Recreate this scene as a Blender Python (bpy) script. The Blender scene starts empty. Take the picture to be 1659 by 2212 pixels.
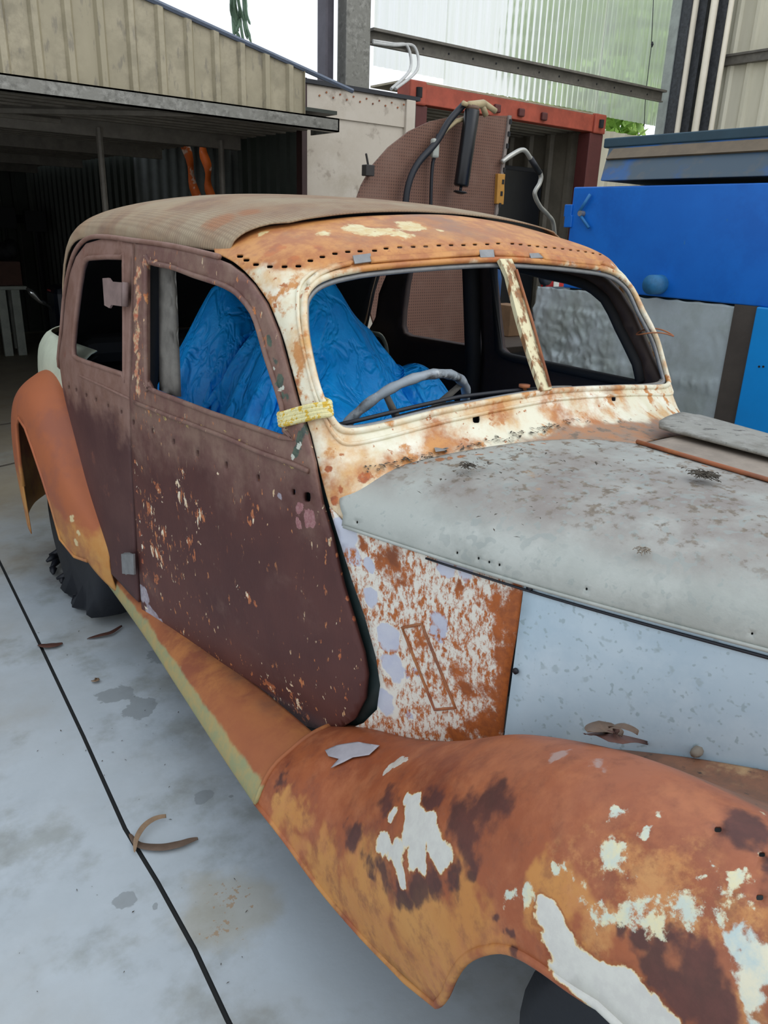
import bpy, bmesh, math, random
import numpy as np
from mathutils import Vector, Matrix, noise
from mathutils.geometry import delaunay_2d_cdt
random.seed(7)
C = bpy.context.scene.collection
PI = math.pi
# ------------------------------------------------------------------ camera
W, H, F = 1659.0, 2212.0, 1661.0
RM = np.array([[0.7887825174836529, -0.18769471676056623, 0.5853143030990458],
               [-0.6137949977131667, -0.29137703304539075, 0.7337268738406404],
               [0.03283048727089579, -0.9380139220255934, -0.34503918790728605]])
CP = np.array([0.0, 0.0, 1.5])
cam_d = bpy.data.cameras.new('camera'); cam = bpy.data.objects.new('camera', cam_d); C.objects.link(cam)
cam_d.sensor_fit = 'HORIZONTAL'; cam_d.sensor_width = 36.0; cam_d.lens = 36.0*F/W; cam_d.clip_start = .02
rt, upv, bk = RM[:, 0], -RM[:, 1], -RM[:, 2]
cam.matrix_world = Matrix(((rt[0], upv[0], bk[0], 0), (rt[1], upv[1], bk[1], 0), (rt[2], upv[2], bk[2], 1.5), (0, 0, 0, 1)))
bpy.context.scene.camera = cam
# ------------------------------------------------------------------ world, light, exposure
sc = bpy.context.scene
sc.view_settings.view_transform = 'Standard'; sc.view_settings.look = 'None'
sc.view_settings.exposure = 0.0; sc.view_settings.gamma = 1.0; sc.view_settings.use_curve_mapping = False
wd = bpy.data.worlds.new('sky'); sc.world = wd; wd.use_nodes = True
wn = wd.node_tree.nodes; wl = wd.node_tree.links; wn.clear()
wo = wn.new('ShaderNodeOutputWorld'); wb = wn.new('ShaderNodeBackground')
tc = wn.new('ShaderNodeTexCoord'); sx = wn.new('ShaderNodeSeparateXYZ'); mr = wn.new('ShaderNodeMapRange'); mx = wn.new('ShaderNodeMix')
mx.data_type = 'RGBA'; wl.new(tc.outputs['Generated'], sx.inputs[0]); wl.new(sx.outputs[2], mr.inputs[0])
mr.inputs[1].default_value = -.05; mr.inputs[2].default_value = .6
mx.inputs[6].default_value = (1.0, 1.02, 1.05, 1); mx.inputs[7].default_value = (.86, .95, 1.08, 1)
wl.new(mr.outputs[0], mx.inputs[0]); wl.new(mx.outputs[2], wb.inputs[0]); wb.inputs[1].default_value = 1.15
wl.new(wb.outputs[0], wo.inputs[0])
sun_d = bpy.data.lights.new('sun', 'SUN'); sun = bpy.data.objects.new('sun', sun_d); C.objects.link(sun)
sun_d.energy = 1.1; sun_d.angle = math.radians(50); sun_d.color = (1, .97, .92)
sun.rotation_euler = Vector((.35, -.75, .8)).to_track_quat('Z', 'Y').to_euler()

# ------------------------------------------------------------------ helpers
def ray(px, py):
    w = RM @ np.array([px-W/2, py-H/2, F]); return w/np.linalg.norm(w)
def at(px, py, ax, val):
    r = ray(px, py); t = (val-CP[ax])/r[ax]; return CP+t*r
def proj(P):
    v = (np.asarray(P, float)-CP) @ RM; z = np.maximum(v[..., 2:3], 1e-3)
    return np.concatenate([W/2+F*v[..., 0:1]/z, H/2+F*v[..., 1:2]/z, v[..., 2:3]], -1)
def lin(h):
    if isinstance(h, str):
        c = [int(h[i:i+2], 16)/255 for i in (0, 2, 4)]
        return tuple((x/12.92 if x <= .04045 else ((x+.055)/1.055)**2.4) for x in c)+(1,)
    return tuple(h[:3])+(1,)

class Mat:
    def __init__(s, name, base='808080', rough=.6, metal=0.0, spec=.5):
        s.m = bpy.data.materials.new(name); s.m.use_nodes = True
        s.t = s.m.node_tree; s.N = s.t.nodes; s.L = s.t.links
        s.b = s.N['Principled BSDF']; s.b.inputs['Roughness'].default_value = rough
        s.b.inputs['Metallic'].default_value = metal; s.b.inputs['Specular IOR Level'].default_value = spec
        s.b.inputs['Base Color'].default_value = lin(base); s.col = lin(base); s.bh = None
        s.co = s.N.new('ShaderNodeTexCoord').outputs['Object']
    def val(s, inp, v):
        if isinstance(v, (int, float)): inp.default_value = v
        elif isinstance(v, tuple): inp.default_value = v
        else: s.L.new(v, inp)
    def math(s, op, a, b=0.0, c=0.0, clamp=False):
        n = s.N.new('ShaderNodeMath'); n.operation = op; n.use_clamp = clamp
        for i, v in enumerate((a, b, c)): s.val(n.inputs[i], v)
        return n.outputs[0]
    def scale(s, sc_):
        n = s.N.new('ShaderNodeMapping'); n.inputs['Scale'].default_value = sc_; s.L.new(s.co, n.inputs[0]); return n.outputs[0]
    def noise(s, scale=5, detail=5, rough=.6, stretch=None, dist=0.0):
        n = s.N.new('ShaderNodeTexNoise'); n.inputs['Scale'].default_value = scale; n.inputs['Detail'].default_value = detail
        n.inputs['Roughness'].default_value = rough; n.inputs['Distortion'].default_value = dist
        s.L.new(s.scale(stretch) if stretch else s.co, n.inputs['Vector']); return n.outputs[0]
    def voro(s, scale=20, rnd=1.0, feat='F1', stretch=None):
        n = s.N.new('ShaderNodeTexVoronoi'); n.inputs['Scale'].default_value = scale; n.inputs['Randomness'].default_value = rnd
        n.feature = feat; s.L.new(s.scale(stretch) if stretch else s.co, n.inputs['Vector']); return n.outputs[0]
    def smooth(s, x, a, b):
        n = s.N.new('ShaderNodeMapRange'); n.interpolation_type = 'SMOOTHSTEP'
        s.val(n.inputs[0], x); n.inputs[1].default_value = a; n.inputs[2].default_value = b; return n.outputs[0]
    def mix(s, f, a, b):
        n = s.N.new('ShaderNodeMix'); n.data_type = 'RGBA'; s.val(n.inputs[0], f); s.val(n.inputs[6], a); s.val(n.inputs[7], b); return n.outputs[2]
    def axis(s, ax, a, b):
        n = s.N.new('ShaderNodeSeparateXYZ'); s.L.new(s.co, n.inputs[0])
        m = s.N.new('ShaderNodeMapRange'); s.L.new(n.outputs[ax], m.inputs[0]); m.inputs[1].default_value = a; m.inputs[2].default_value = b
        return m.outputs[0]
    def blobs(s, bl, warp=.03):
        out = None
        if not hasattr(s, 'wc'):
            s.wc = {}
        if warp not in s.wc:
            tot = s.co
            for scl, am in ((11, warp), (34, warp*.45)):
                n = s.N.new('ShaderNodeTexNoise'); n.inputs['Scale'].default_value = scl; n.inputs['Detail'].default_value = 3; s.L.new(s.co, n.inputs['Vector'])
                a = s.N.new('ShaderNodeVectorMath'); a.operation = 'SUBTRACT'; s.L.new(n.outputs['Color'], a.inputs[0]); a.inputs[1].default_value = (.5, .5, .5)
                b = s.N.new('ShaderNodeVectorMath'); b.operation = 'MULTIPLY_ADD'; s.L.new(a.outputs[0], b.inputs[0]); b.inputs[1].default_value = (am*2.4,)*3; s.L.new(tot, b.inputs[2]); tot = b.outputs[0]
            s.wc[warp] = tot
        wco = s.wc[warp]
        for c, r in bl:
            n = s.N.new('ShaderNodeVectorMath'); n.operation = 'DISTANCE'; s.L.new(wco, n.inputs[0]); n.inputs[1].default_value = tuple(c)
            v = s.math('MULTIPLY_ADD', n.outputs['Value'], -1.0/(r*1.15), 1.0)
            out = v if out is None else s.math('SMOOTH_MAX', out, v, .35)
        return out
    def layer(s, color, color2=None, ns=8, amp=.6, thr=.5, soft=.04, blobs=None, detail=6, stretch=None, mul=None, c2s=None, nr=.62, add=None, dist=0.0, op=1.0, warp=.02):
        """paint one layer of pigment, rust or dirt over what is there"""
        nz = s.noise(ns, detail, nr, stretch, dist)
        if blobs:
            f = s.math('MULTIPLY_ADD', s.math('SUBTRACT', nz, .5), amp*2.2, s.blobs(blobs, warp))
        else: f = nz
        if add is not None: f = s.math('ADD', f, add)
        m = s.smooth(f, thr-soft, thr+soft)
        if mul is not None: m = s.math('MULTIPLY', m, mul)
        if op < 1: m = s.math('MULTIPLY', m, op)
        c = lin(color)
        if color2: c = s.mix(s.smooth(s.noise(c2s or ns*2.3, 5, .7), .35, .65), lin(color), lin(color2))
        s.col = s.mix(m, s.col, c); return m
    def bump(s, h, strength=.3, dist=.004):
        n = s.N.new('ShaderNodeBump'); n.inputs['Strength'].default_value = strength; n.inputs['Distance'].default_value = dist
        s.val(n.inputs['Height'], h)
        if s.bh: s.L.new(s.bh, n.inputs['Normal'])
        s.bh = n.outputs[0]
    def done(s):
        s.val(s.b.inputs['Base Color'], s.col)
        if s.bh: s.L.new(s.bh, s.b.inputs['Normal'])
        return s.m
def plain(name, base, rough=.6, metal=0.0, ns=9, amt=.25, bump=.15):
    m = Mat(name, base, rough, metal); c = lin(base); d = tuple(x*(1-amt) for x in c[:3])+(1,)
    m.col = m.mix(m.smooth(m.noise(ns, 5, .7), .3, .7), c, d)
    if bump: m.bump(m.noise(ns*6, 4), bump, .003)
    return m.done()

def link(o, parent=None):
    C.objects.link(o)
    if parent is not None: o.parent = parent; o.matrix_parent_inverse = parent_world(parent).inverted()
    return o
def parent_world(p):
    m = Matrix.Identity(4)
    while p is not None:
        m = (p.matrix_parent_inverse if p.parent else Matrix.Identity(4)) @ Matrix.LocRotScale(p.location, p.rotation_euler, p.scale) @ m
        p = p.parent
        if p is None: break
    return m
def tag(o, label=None, cat=None, group=None, kind=None):
    if label: o['label'] = label
    if cat: o['category'] = cat
    if group: o['group'] = group
    if kind: o['kind'] = kind
    return o
def thing(name, label, cat, loc=(0, 0, 0), group=None):
    o = bpy.data.objects.new(name, None); o.empty_display_size = .1; o.location = loc; C.objects.link(o); return tag(o, label, cat, group)
def mesh(name, V, Fc, mat, parent=None, smooth=True, solid=0.0, offset=-1, bevel=0, label=None):
    me = bpy.data.meshes.new(name); me.from_pydata([tuple(map(float, v)) for v in V], [], [tuple(map(int, f)) for f in Fc]); me.update()
    o = bpy.data.objects.new(name, me); me.materials.append(mat)
    if smooth: me.polygons.foreach_set('use_smooth', [True]*len(me.polygons))
    if solid:
        md = o.modifiers.new('thickness', 'SOLIDIFY'); md.thickness = solid; md.offset = offset
    if bevel:
        md = o.modifiers.new('bevel', 'BEVEL'); md.width = bevel; md.segments = 2; md.limit_method = 'ANGLE'
    if label: o['label'] = label
    return link(o, parent)
class MB:
    def __init__(s): s.V = []; s.F = []
    def add(s, V, Fc):
        k = len(s.V); s.V += [tuple(v) for v in V]; s.F += [tuple(i+k for i in f) for f in Fc]; return s
    def box(s, a, b, M=None):
        x0, y0, z0 = a; x1, y1, z1 = b
        V = [(x0, y0, z0), (x1, y0, z0), (x1, y1, z0), (x0, y1, z0), (x0, y0, z1), (x1, y0, z1), (x1, y1, z1), (x0, y1, z1)]
        if M is not None: V = [tuple(M @ Vector(v)) for v in V]
        return s.add(V, [(0, 3, 2, 1), (4, 5, 6, 7), (0, 1, 5, 4), (1, 2, 6, 5), (2, 3, 7, 6), (3, 0, 4, 7)])
    def quadprism(s, pts, d):
        n = len(pts); P = [Vector(p) for p in pts]; D = Vector(d)
        V = P+[p+D for p in P]
        return s.add(V, [tuple(range(n))[::-1], tuple(range(n, 2*n))]+[(i, (i+1) % n, (i+1) % n+n, i+n) for i in range(n)])
    def tube(s, path, r, n=10, closed=False, cap=True):
        P = [Vector(p) for p in path]; m = len(P); rs = r if isinstance(r, (list, tuple)) else [r]*m
        V = []; prev = None
        for i in range(m):
            if closed: t = P[(i+1) % m]-P[i-1]
            else: t = P[min(i+1, m-1)]-P[max(i-1, 0)]
            if t.length < 1e-9: t = Vector((0, 0, 1))
            t.normalize()
            if prev is None:
                a = Vector((0, 0, 1)) if abs(t.z) < .9 else Vector((1, 0, 0)); u = t.cross(a).normalized()
            else: u = (prev-t*prev.dot(t)).normalized()
            prev = u; w = t.cross(u)
            for k in range(n):
                a = 2*PI*k/n; V.append(P[i]+(u*math.cos(a)+w*math.sin(a))*rs[i])
        Fc = []
        for i in range(m if closed else m-1):
            j = (i+1) % m
            for k in range(n): Fc.append((i*n+k, i*n+(k+1) % n, j*n+(k+1) % n, j*n+k))
        if cap and not closed: Fc += [tuple(range(n))[::-1], tuple((m-1)*n+k for k in range(n))]
        return s.add(V, Fc)
    def lathe(s, prof, M, n=24):
        V = [tuple(M @ Vector((r*math.cos(2*PI*k/n), r*math.sin(2*PI*k/n), z))) for r, z in prof for k in range(n)]
        m = len(prof)
        Fc = [(i*n+k, i*n+(k+1) % n, (i+1)*n+(k+1) % n, (i+1)*n+k) for i in range(m-1) for k in range(n)]
        Fc += [tuple(range(n))[::-1], tuple((m-1)*n+k for k in range(n))]
        return s.add(V, Fc)
    def build(s, name, mat, parent=None, smooth=False, bevel=0, label=None):
        o = mesh(name, s.V, s.F, mat, parent, smooth, 0, -1, bevel, label)
        return o
def frame(o, zdir, xh=(1, 0, 0)):
    z = Vector(zdir).normalized(); x = Vector(xh); x = (x-z*x.dot(z)).normalized(); y = z.cross(x)
    return Matrix(((x.x, y.x, z.x, o[0]), (x.y, y.y, z.y, o[1]), (x.z, y.z, z.z, o[2]), (0, 0, 0, 1)))
def cr(pts, t):
    """Catmull-Rom through a list of rows; t in [0, len-1]"""
    n = len(pts); i = int(min(max(math.floor(t), 0), n-2)); f = t-i
    p0 = pts[i-1] if i > 0 else 2*pts[0]-pts[1]
    p3 = pts[i+2] if i < n-2 else 2*pts[n-1]-pts[n-2]
    p1, p2 = pts[i], pts[i+1]
    return .5*((2*p1)+(p2-p0)*f+(2*p0-5*p1+4*p2-p3)*f*f+(3*p1-p0-3*p2+p3)*f**3)
def ip(x, xs, ys):
    """smooth 1-D interpolation of a table"""
    if x <= xs[0]: return ys[0]+(x-xs[0])*(ys[1]-ys[0])/(xs[1]-xs[0])
    if x >= xs[-1]: return ys[-1]+(x-xs[-1])*(ys[-1]-ys[-2])/(xs[-1]-xs[-2])
    i = int(np.searchsorted(xs, x))-1; i = max(0, min(i, len(xs)-2))
    def sl(k):
        if k == 0: return (ys[1]-ys[0])/(xs[1]-xs[0])
        if k == len(xs)-1: return (ys[-1]-ys[-2])/(xs[-1]-xs[-2])
        return (ys[k+1]-ys[k-1])/(xs[k+1]-xs[k-1])
    h = xs[i+1]-xs[i]; t = (x-xs[i])/h
    return ((2*t**3-3*t*t+1)*ys[i]+(t**3-2*t*t+t)*h*sl(i)+(-2*t**3+3*t*t)*ys[i+1]+(t**3-t*t)*h*sl(i+1))

class Surf:
    """a smooth shape given by f(u, v); su, sv are rough metres per unit, used to mesh it evenly"""
    def __init__(s, f, u0, u1, v0, v1, su=1, sv=1, n=44):
        s.f = f; s.r = (u0, u1, v0, v1); s.su = su; s.sv = sv
        us = np.linspace(u0, u1, n); vs = np.linspace(v0, v1, n)
        s.G = [(u, v) for u in us for v in vs]; s.P = proj(np.array([f(u, v) for u, v in s.G]))
    def inv(s, px, py):
        d = np.hypot(s.P[:, 0]-px, s.P[:, 1]-py)+np.where(s.P[:, 2] < .05, 1e6, 0)
        m = d.min(); c = np.where(d < m+25)[0]; k = c[np.argmin(s.P[c, 2]*60+d[c])]
        u, v = s.G[k]; u0, u1, v0, v1 = s.r; mu = (u1-u0)*.06; mv = (v1-v0)*.06
        best = (1e9, u, v)
        for _ in range(25):
            p = proj(np.array(s.f(u, v)))[:2]; e = np.array([px, py])-p
            if np.hypot(*e) < best[0]: best = (np.hypot(*e), u, v)
            if best[0] < .05: break
            hu = (u1-u0)*1e-4; hv = (v1-v0)*1e-4
            J = np.array([(proj(np.array(s.f(u+hu, v)))[:2]-p)/hu, (proj(np.array(s.f(u, v+hv)))[:2]-p)/hv]).T
            try: du = np.linalg.lstsq(J.T@J+np.diag([1e-6*J[:, 0]@J[:, 0]+1e-9, 1e-6*J[:, 1]@J[:, 1]+1e-9]), J.T@e, rcond=None)[0]
            except Exception: break
            du[0] = np.clip(du[0], -2*mu, 2*mu); du[1] = np.clip(du[1], -2*mv, 2*mv)
            u = float(np.clip(u+du[0], u0, u1)); v = float(np.clip(v+du[1], v0, v1))
        return (best[1], best[2])
    def px(s, pts): return [s.inv(*p) for p in pts]
    def P3(s, px, py, off=0.0):
        u, v = s.inv(px, py); return s.pt(u, v, off)
    def nrm(s, u, v):
        u0, u1, v0, v1 = s.r; hu = (u1-u0)*1e-3; hv = (v1-v0)*1e-3; p = np.array(s.f(u, v))
        n = np.cross(np.array(s.f(u+hu, v))-p, np.array(s.f(u, v+hv))-p); l = np.linalg.norm(n)
        return n/l if l > 1e-12 else np.array([0, 0, 1.0])
    flip = 1
    def pt(s, u, v, off=0.0):
        p = np.array(s.f(u, v), float)
        if off: p = p+s.nrm(u, v)*s.flip*off
        return p
def inside(P, poly):
    x, y = P[:, 0], P[:, 1]; r = np.zeros(len(P), bool); n = len(poly)
    for i in range(n):
        x0, y0 = poly[i]; x1, y1 = poly[(i+1) % n]
        if y0 == y1: continue
        c = ((y0 > y) != (y1 > y)) & (x < (x1-x0)*(y-y0)/(y1-y0)+x0); r ^= c
    return r
def segd(P, poly):
    d = np.full(len(P), 1e9); n = len(poly)
    for i in range(n):
        a = np.array(poly[i]); b = np.array(poly[(i+1) % n]); ab = b-a; L = ab@ab
        t = np.clip(((P-a)@ab)/L, 0, 1) if L > 0 else np.zeros(len(P))
        d = np.minimum(d, np.linalg.norm(P-(a+t[:, None]*ab), axis=1))
    return d
def loopc(pts, n, closed=True):
    """smooth closed curve through points"""
    P = [np.array(p, float) for p in pts]; m = len(P); out = []
    for i in range(m if closed else m-1):
        p0, p1, p2, p3 = (P[(i-1) % m], P[i], P[(i+1) % m], P[(i+2) % m]) if closed else (P[max(i-1, 0)], P[i], P[i+1], P[min(i+2, m-1)])
        for k in range(n):
            f = k/n; out.append(.5*((2*p1)+(p2-p0)*f+(2*p0-5*p1+4*p2-p3)*f*f+(3*p1-p0-3*p2+p3)*f**3))
    if not closed: out.append(P[-1])
    return [tuple(o) for o in out]
def dens(poly, step):
    out = []; n = len(poly)
    for i in range(n):
        a = np.array(poly[i], float); b = np.array(poly[(i+1) % n], float); k = max(1, int(np.linalg.norm(b-a)/step))
        if np.linalg.norm(b-a) < 1e-7: continue
        for j in range(k): out.append(tuple(a+(b-a)*j/k))
    return out
def panel(name, S, outline, holes, mat, parent, step=.02, solid=.004, off=0.0, disp=None, label=None, smooth=True):
    """cut a sheet with holes out of a surface; outline and holes in surface coordinates"""
    sc_ = np.array([S.su, S.sv]); O = dens([np.array(p)*sc_ for p in outline], step)
    Hs = [dens([np.array(p)*sc_ for p in h], step) for h in holes]
    A = np.array(O); lo = A.min(0); hi = A.max(0)
    gx = np.arange(lo[0]+step/2, hi[0], step); gy = np.arange(lo[1]+step/2, hi[1], step)
    G = np.array([(x, y) for x in gx for y in gy])
    if len(G):
        k = inside(G, O) & (segd(G, O) > step*.35)
        for h in Hs: k &= ~inside(G, h) & (segd(G, h) > step*.3)
        G = G[k]
    pts = list(O); edges = [(i, (i+1) % len(O)) for i in range(len(O))]
    for h in Hs:
        b = len(pts); pts += h; edges += [(b+i, b+(i+1) % len(h)) for i in range(len(h))]
    pts += [tuple(g) for g in G]
    r = delaunay_2d_cdt([Vector(p) for p in pts], edges, [], 0, 1e-6)
    vs = np.array([tuple(v) for v in r[0]]); fs = r[2]
    ce = np.array([vs[list(f)].mean(0) for f in fs]); k = inside(ce, O)
    for h in Hs: k &= ~inside(ce, h)
    V = []
    for q in vs:
        u, v = q[0]/S.su, q[1]/S.sv; o = off+(disp(u, v) if disp else 0); V.append(S.pt(u, v, o))
    Fc = []
    for f, kk in zip(fs, k):
        if not kk: continue
        f = list(f)
        if S.flip < 0: f = f[::-1]
        Fc.append(f)
    # orient by surface normal
    return mesh(name, V, Fc, mat, parent, smooth, solid, -1, 0, label)
def bead(S, uv, r, mat, parent, name, closed=True, off=0.0, n=8, label=None):
    return MB().tube([S.pt(u, v, off) for u, v in uv], r, n, closed).build(name, mat, parent, True, 0, label)
def blob(S, px, py, rpx):
    p = S.P3(px, py); d = proj(p)[2]; return (p, rpx*d/F)
def corrug(p0, d, n, length, z0, z1, pitch=.19, depth=.03, top=None, kind='rib'):
    """ribbed sheet standing along direction d with normal n"""
    p0 = np.array(p0, float); d = np.array(d, float); n = np.array(n, float); V = []; Fc = []; s = 0; st = []
    while s < length:
        if kind == 'rib': st += [(s, 0), (s+pitch*.66, 0), (s+pitch*.74, 1), (s+pitch*.9, 1)]; s += pitch
        else: st += [(s+pitch*k/6, .5+.5*math.sin(2*PI*k/6)) for k in range(6)]; s += pitch
    for a, h in st:
        a = min(a, length); q = p0+d*a+n*h*depth; t = top(a) if top else z1
        V += [(q[0], q[1], z0), (q[0], q[1], t)]
    for i in range(len(st)-1): Fc.append((2*i, 2*i+2, 2*i+3, 2*i+1))
    return V, Fc

# ================================================================== shapes of the car body
XC = 1.5
YS = [.0, .435, .8, 1.2, 1.3, 1.6, 2.05, 2.2, 2.5, 2.7, 2.9, 3.05, 3.2]
XS = [1.28, 1.10, .966, .86, .845, .815, .79, .785, .775, .779, .806, .85, .92]
def Sx(y, z):
    x = ip(y, YS, XS)
    if z > 1.03: x += .14*(z-1.03)
    if z < .62 and y > .9: x += .05*min(1, (y-.9)/.3)*((.62-z)/.3)**2*max(0, min(1, (2.3-y)/.9))
    return x
SIDE = Surf(lambda y, z: (Sx(y, z), y, z), -.1, 3.15, .2, 1.5); SIDE.flip = -1
FAR = Surf(lambda y, z: (2*XC-Sx(y, z), y, z), -.1, 3.15, .2, 1.5)
def col(y, z, x=None): return (Sx(y, z) if x is None else x, y, z)
cols = [
 [col(1.50, .82), col(1.50, .90), col(1.50, 1.09), col(1.60, 1.26), col(1.75, 1.40), (.882, 1.84, 1.445), (.93, 1.92, 1.472)],
 [col(1.20, .82), col(1.27, .91), col(1.36, 1.09), col(1.46, 1.26), col(1.60, 1.40), (.900, 1.67, 1.445), (.955, 1.80, 1.487)],
 [(.875, 1.13, .86), (.866, 1.21, .935), (.872, 1.300, 1.09), (.885, 1.385, 1.26), (.912, 1.50, 1.403), (.955, 1.57, 1.458), (1.02, 1.73, 1.503)],
 [(.95, 1.08, .965), (.935, 1.185, 1.00), (.955, 1.275, 1.09), (.985, 1.36, 1.26), (1.02, 1.455, 1.41), (1.06, 1.525, 1.468), (1.12, 1.70, 1.517)],
 [(1.2, 1.04, 1.025), (1.2, 1.155, 1.045), (1.2, 1.235, 1.115), (1.21, 1.335, 1.27), (1.22, 1.425, 1.423), (1.25, 1.495, 1.478), (1.28, 1.68, 1.532)],
 [(1.5, 1.01, 1.045), (1.5, 1.14, 1.063), (1.5, 1.215, 1.135), (1.5, 1.315, 1.28), (1.5, 1.405, 1.437), (1.5, 1.475, 1.487), (1.5, 1.67, 1.542)]]
NET = [[np.array(p) for p in c] for c in cols]+[[np.array((2*XC-p[0], p[1], p[2])) for p in c] for c in cols[::-1][1:]]
FRONT = Surf(lambda u, v: cr([cr(c, v) for c in NET[max(0, int(u)-1):int(u)+4]] if False else [cr(c, v) for c in NET], u), 0, 10, 0, 6, .22, .16, 60)
YZ = [1.5, 1.9, 2.65, 2.78, 2.86, 2.93, 3.3, 3.8]; ZG = [1.43, 1.44, 1.44, 1.39, 1.25, 1.04, 1.0, 1.0]
YCR = [1.5, 1.67, 1.9, 2.2, 2.5, 2.8, 3.0, 3.2, 3.4, 3.6, 3.74, 3.8]; ZC = [1.492, 1.543, 1.575, 1.592, 1.592, 1.562, 1.52, 1.46, 1.36, 1.22, 1.08, 1.01]
YW = [1.5, 1.7, 1.9, 2.2, 2.65, 2.86, 3.0, 3.2, 3.4, 3.6, 3.74, 3.8]; WR = [.52, .60, .625, .645, .655, .675, .66, .60, .48, .31, .14, .02]
def roof(s, y):
    a = s*PI/2; zg = ip(y, YZ, ZG); zc = max(ip(y, YCR, ZC), zg+.005); w = max(ip(y, YW, WR), .001); n = 2.3+.15*min(1, max(0, (y-1.6)/1.0))
    sa, ca = abs(math.sin(a)), abs(math.cos(a))
    return (XC+math.copysign(w*sa**(2/n), s), y, zg+(zc-zg)*ca**(2/n))
ROOF = Surf(roof, -1, 1, 1.5, 3.8, 1.0, 1.0, 70)
def hood(s, y):
    xe = ip(y, YS, XS)-.004; q = 2*s-1; ze = .925; hw = XC-xe; zc = 1.057-.02*max(0, .6-y)
    return (XC+q*hw, y, ze+(zc-ze)*(1-abs(q)**3.4)**(1/2.2))
def hoodf(s, y):  # arc-like spacing so the rolled edge is well resolved
    q = 2*s-1; q2 = math.copysign(1-(1-abs(q))**1.6, q); return hood(.5+q2/2, y)
HOOD = Surf(hoodf, 0, 1, -.5, 1.3, 1.3, 1.0, 60)
WST = [1.30, 1.15, 1.0, .85, .7, .5, .3, .1, -.1, -.3, -.5][::-1]
WPT = [
 [(.90, .37), (.875, .375), (.84, .375), (.80, .37), (.76, .355), (.72, .34), (.69, .31), (.668, .27)],
 [(.91, .44), (.885, .45), (.85, .455), (.81, .445), (.755, .42), (.71, .38), (.68, .32), (.665, .265)],
 [(.94, .49), (.91, .50), (.87, .51), (.83, .505), (.765, .475), (.705, .42), (.67, .34), (.66, .255)],
 [(.97, .555), (.93, .575), (.88, .60), (.83, .605), (.75, .575), (.685, .50), (.65, .38), (.655, .265)],
 [(1.0, .63), (.95, .66), (.89, .70), (.83, .71), (.74, .68), (.665, .59), (.635, .44), (.655, .28)],
 [(1.065, .70), (1.0, .705), (.92, .765), (.83, .81), (.73, .785), (.645, .68), (.62, .50), (.65, .28)],
 [(1.14, .74), (1.05, .735), (.94, .785), (.83, .845), (.72, .815), (.64, .70), (.62, .50), (.65, .28)],
 [(1.21, .76), (1.10, .745), (.96, .785), (.83, .85), (.72, .82), (.64, .70), (.62, .50), (.65, .28)],
 [(1.28, .78), (1.15, .78), (.98, .80), (.84, .81), (.73, .78), (.65, .67), (.625, .48), (.65, .28)],
 [(1.33, .73), (1.2, .72), (1.0, .71), (.86, .70), (.75, .66), (.67, .56), (.64, .42), (.66, .28)],
 [(1.36, .6), (1.2, .56), (1.05, .53), (.9, .5), (.8, .46), (.72, .4), (.68, .34), (.68, .27)]][::-1]
def wing(y, t):
    P = [np.array((ip(y, WST, [r[k][0] for r in WPT]), ip(y, WST, [r[k][1] for r in WPT]))) for k in range(8)]
    q = cr(P, t); return (q[0], y, q[1])
WING = Surf(wing, -.5, 1.3, 0, 7, 1.0, .11, 50)
RST = [2.44, 2.6, 2.75, 2.95, 3.15, 3.35, 3.55, 3.68]
RX0 = [.82, .82, .82, .83, .86, .92, 1.02, 1.12]; RZT = [.44, .62, .80, .935, .95, .87, .70, .52]; RXO = [.775, .715, .685, .67, .67, .70, .78, .88]
def rwing(y, t):
    x0, zt, xo = ip(y, RST, RX0), ip(y, RST, RZT), ip(y, RST, RXO); h = zt-.28
    P = [np.array(p) for p in ((x0, zt), (x0-.42*(x0-xo), zt-.015), (x0-.88*(x0-xo), zt-.16*h), (xo, zt-.5*h), (xo+.015, .28))]
    q = cr(P, t); return (q[0], y, q[1])
RWING = Surf(rwing, 2.44, 3.68, 0, 4, 1.0, .2, 44)
def mirror(S):
    M = Surf.__new__(Surf); M.f = lambda u, v: (2*XC-S.f(u, v)[0], S.f(u, v)[1], S.f(u, v)[2]); M.r = S.r; M.su = S.su; M.sv = S.sv; M.flip = -S.flip; return M

# ================================================================== paint and rust
def BL(S, *L): return [blob(S, *l) for l in L]
# maroon door paint, rubbed through near its edges
m = Mat('maroon_paint', '482421', .6); m.layer('59312a', None, 3, thr=.5, soft=.2)
m.layer('806456', '6b4a42', 5, thr=.42, soft=.16, add=m.math('MULTIPLY_ADD', m.axis(2, .80, 1.12), .55, -.30))
chipmask = m.smooth(m.noise(3.2, 3), .38, .52)
m.layer('a8552f', 'c98a55', 30, thr=.66, soft=.02, mul=chipmask, detail=3, stretch=(1, 1.7, .8))
m.layer('ddcfb0', 'c8996a', 34, thr=.68, soft=.015, mul=chipmask, detail=3, stretch=(1, 1.7, .7))
bb = BL(SIDE, (335, 1180, 22), (345, 1250, 25), (330, 1130, 20), (400, 1030, 26), (425, 1080, 22), (350, 1060, 25), (545, 1290, 22), (560, 1305, 18), (520, 1265, 15), (440, 1170, 15), (590, 1480, 28), (640, 1490, 25), (660, 1545, 24), (480, 1015, 20), (565, 1130, 14), (530, 1190, 12), (690, 1200, 15), (600, 1540, 20))
bb2 = BL(SIDE, (330, 1100, 45), (345, 1200, 45), (400, 1060, 45), (440, 1110, 40), (360, 1150, 40), (540, 1280, 30), (600, 1490, 45), (650, 1520, 45), (560, 1130, 30), (420, 1180, 36))
m.layer('9a5232', 'b87246', 34, blobs=bb2, amp=2.4, thr=1.0, soft=.05, detail=3, stretch=(1, 1.5, .7))
m.layer('e4dac2', 'd6b48c', 36, blobs=bb2, amp=2.3, thr=1.08, soft=.04, detail=3, stretch=(1, 1.5, .7))
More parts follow.
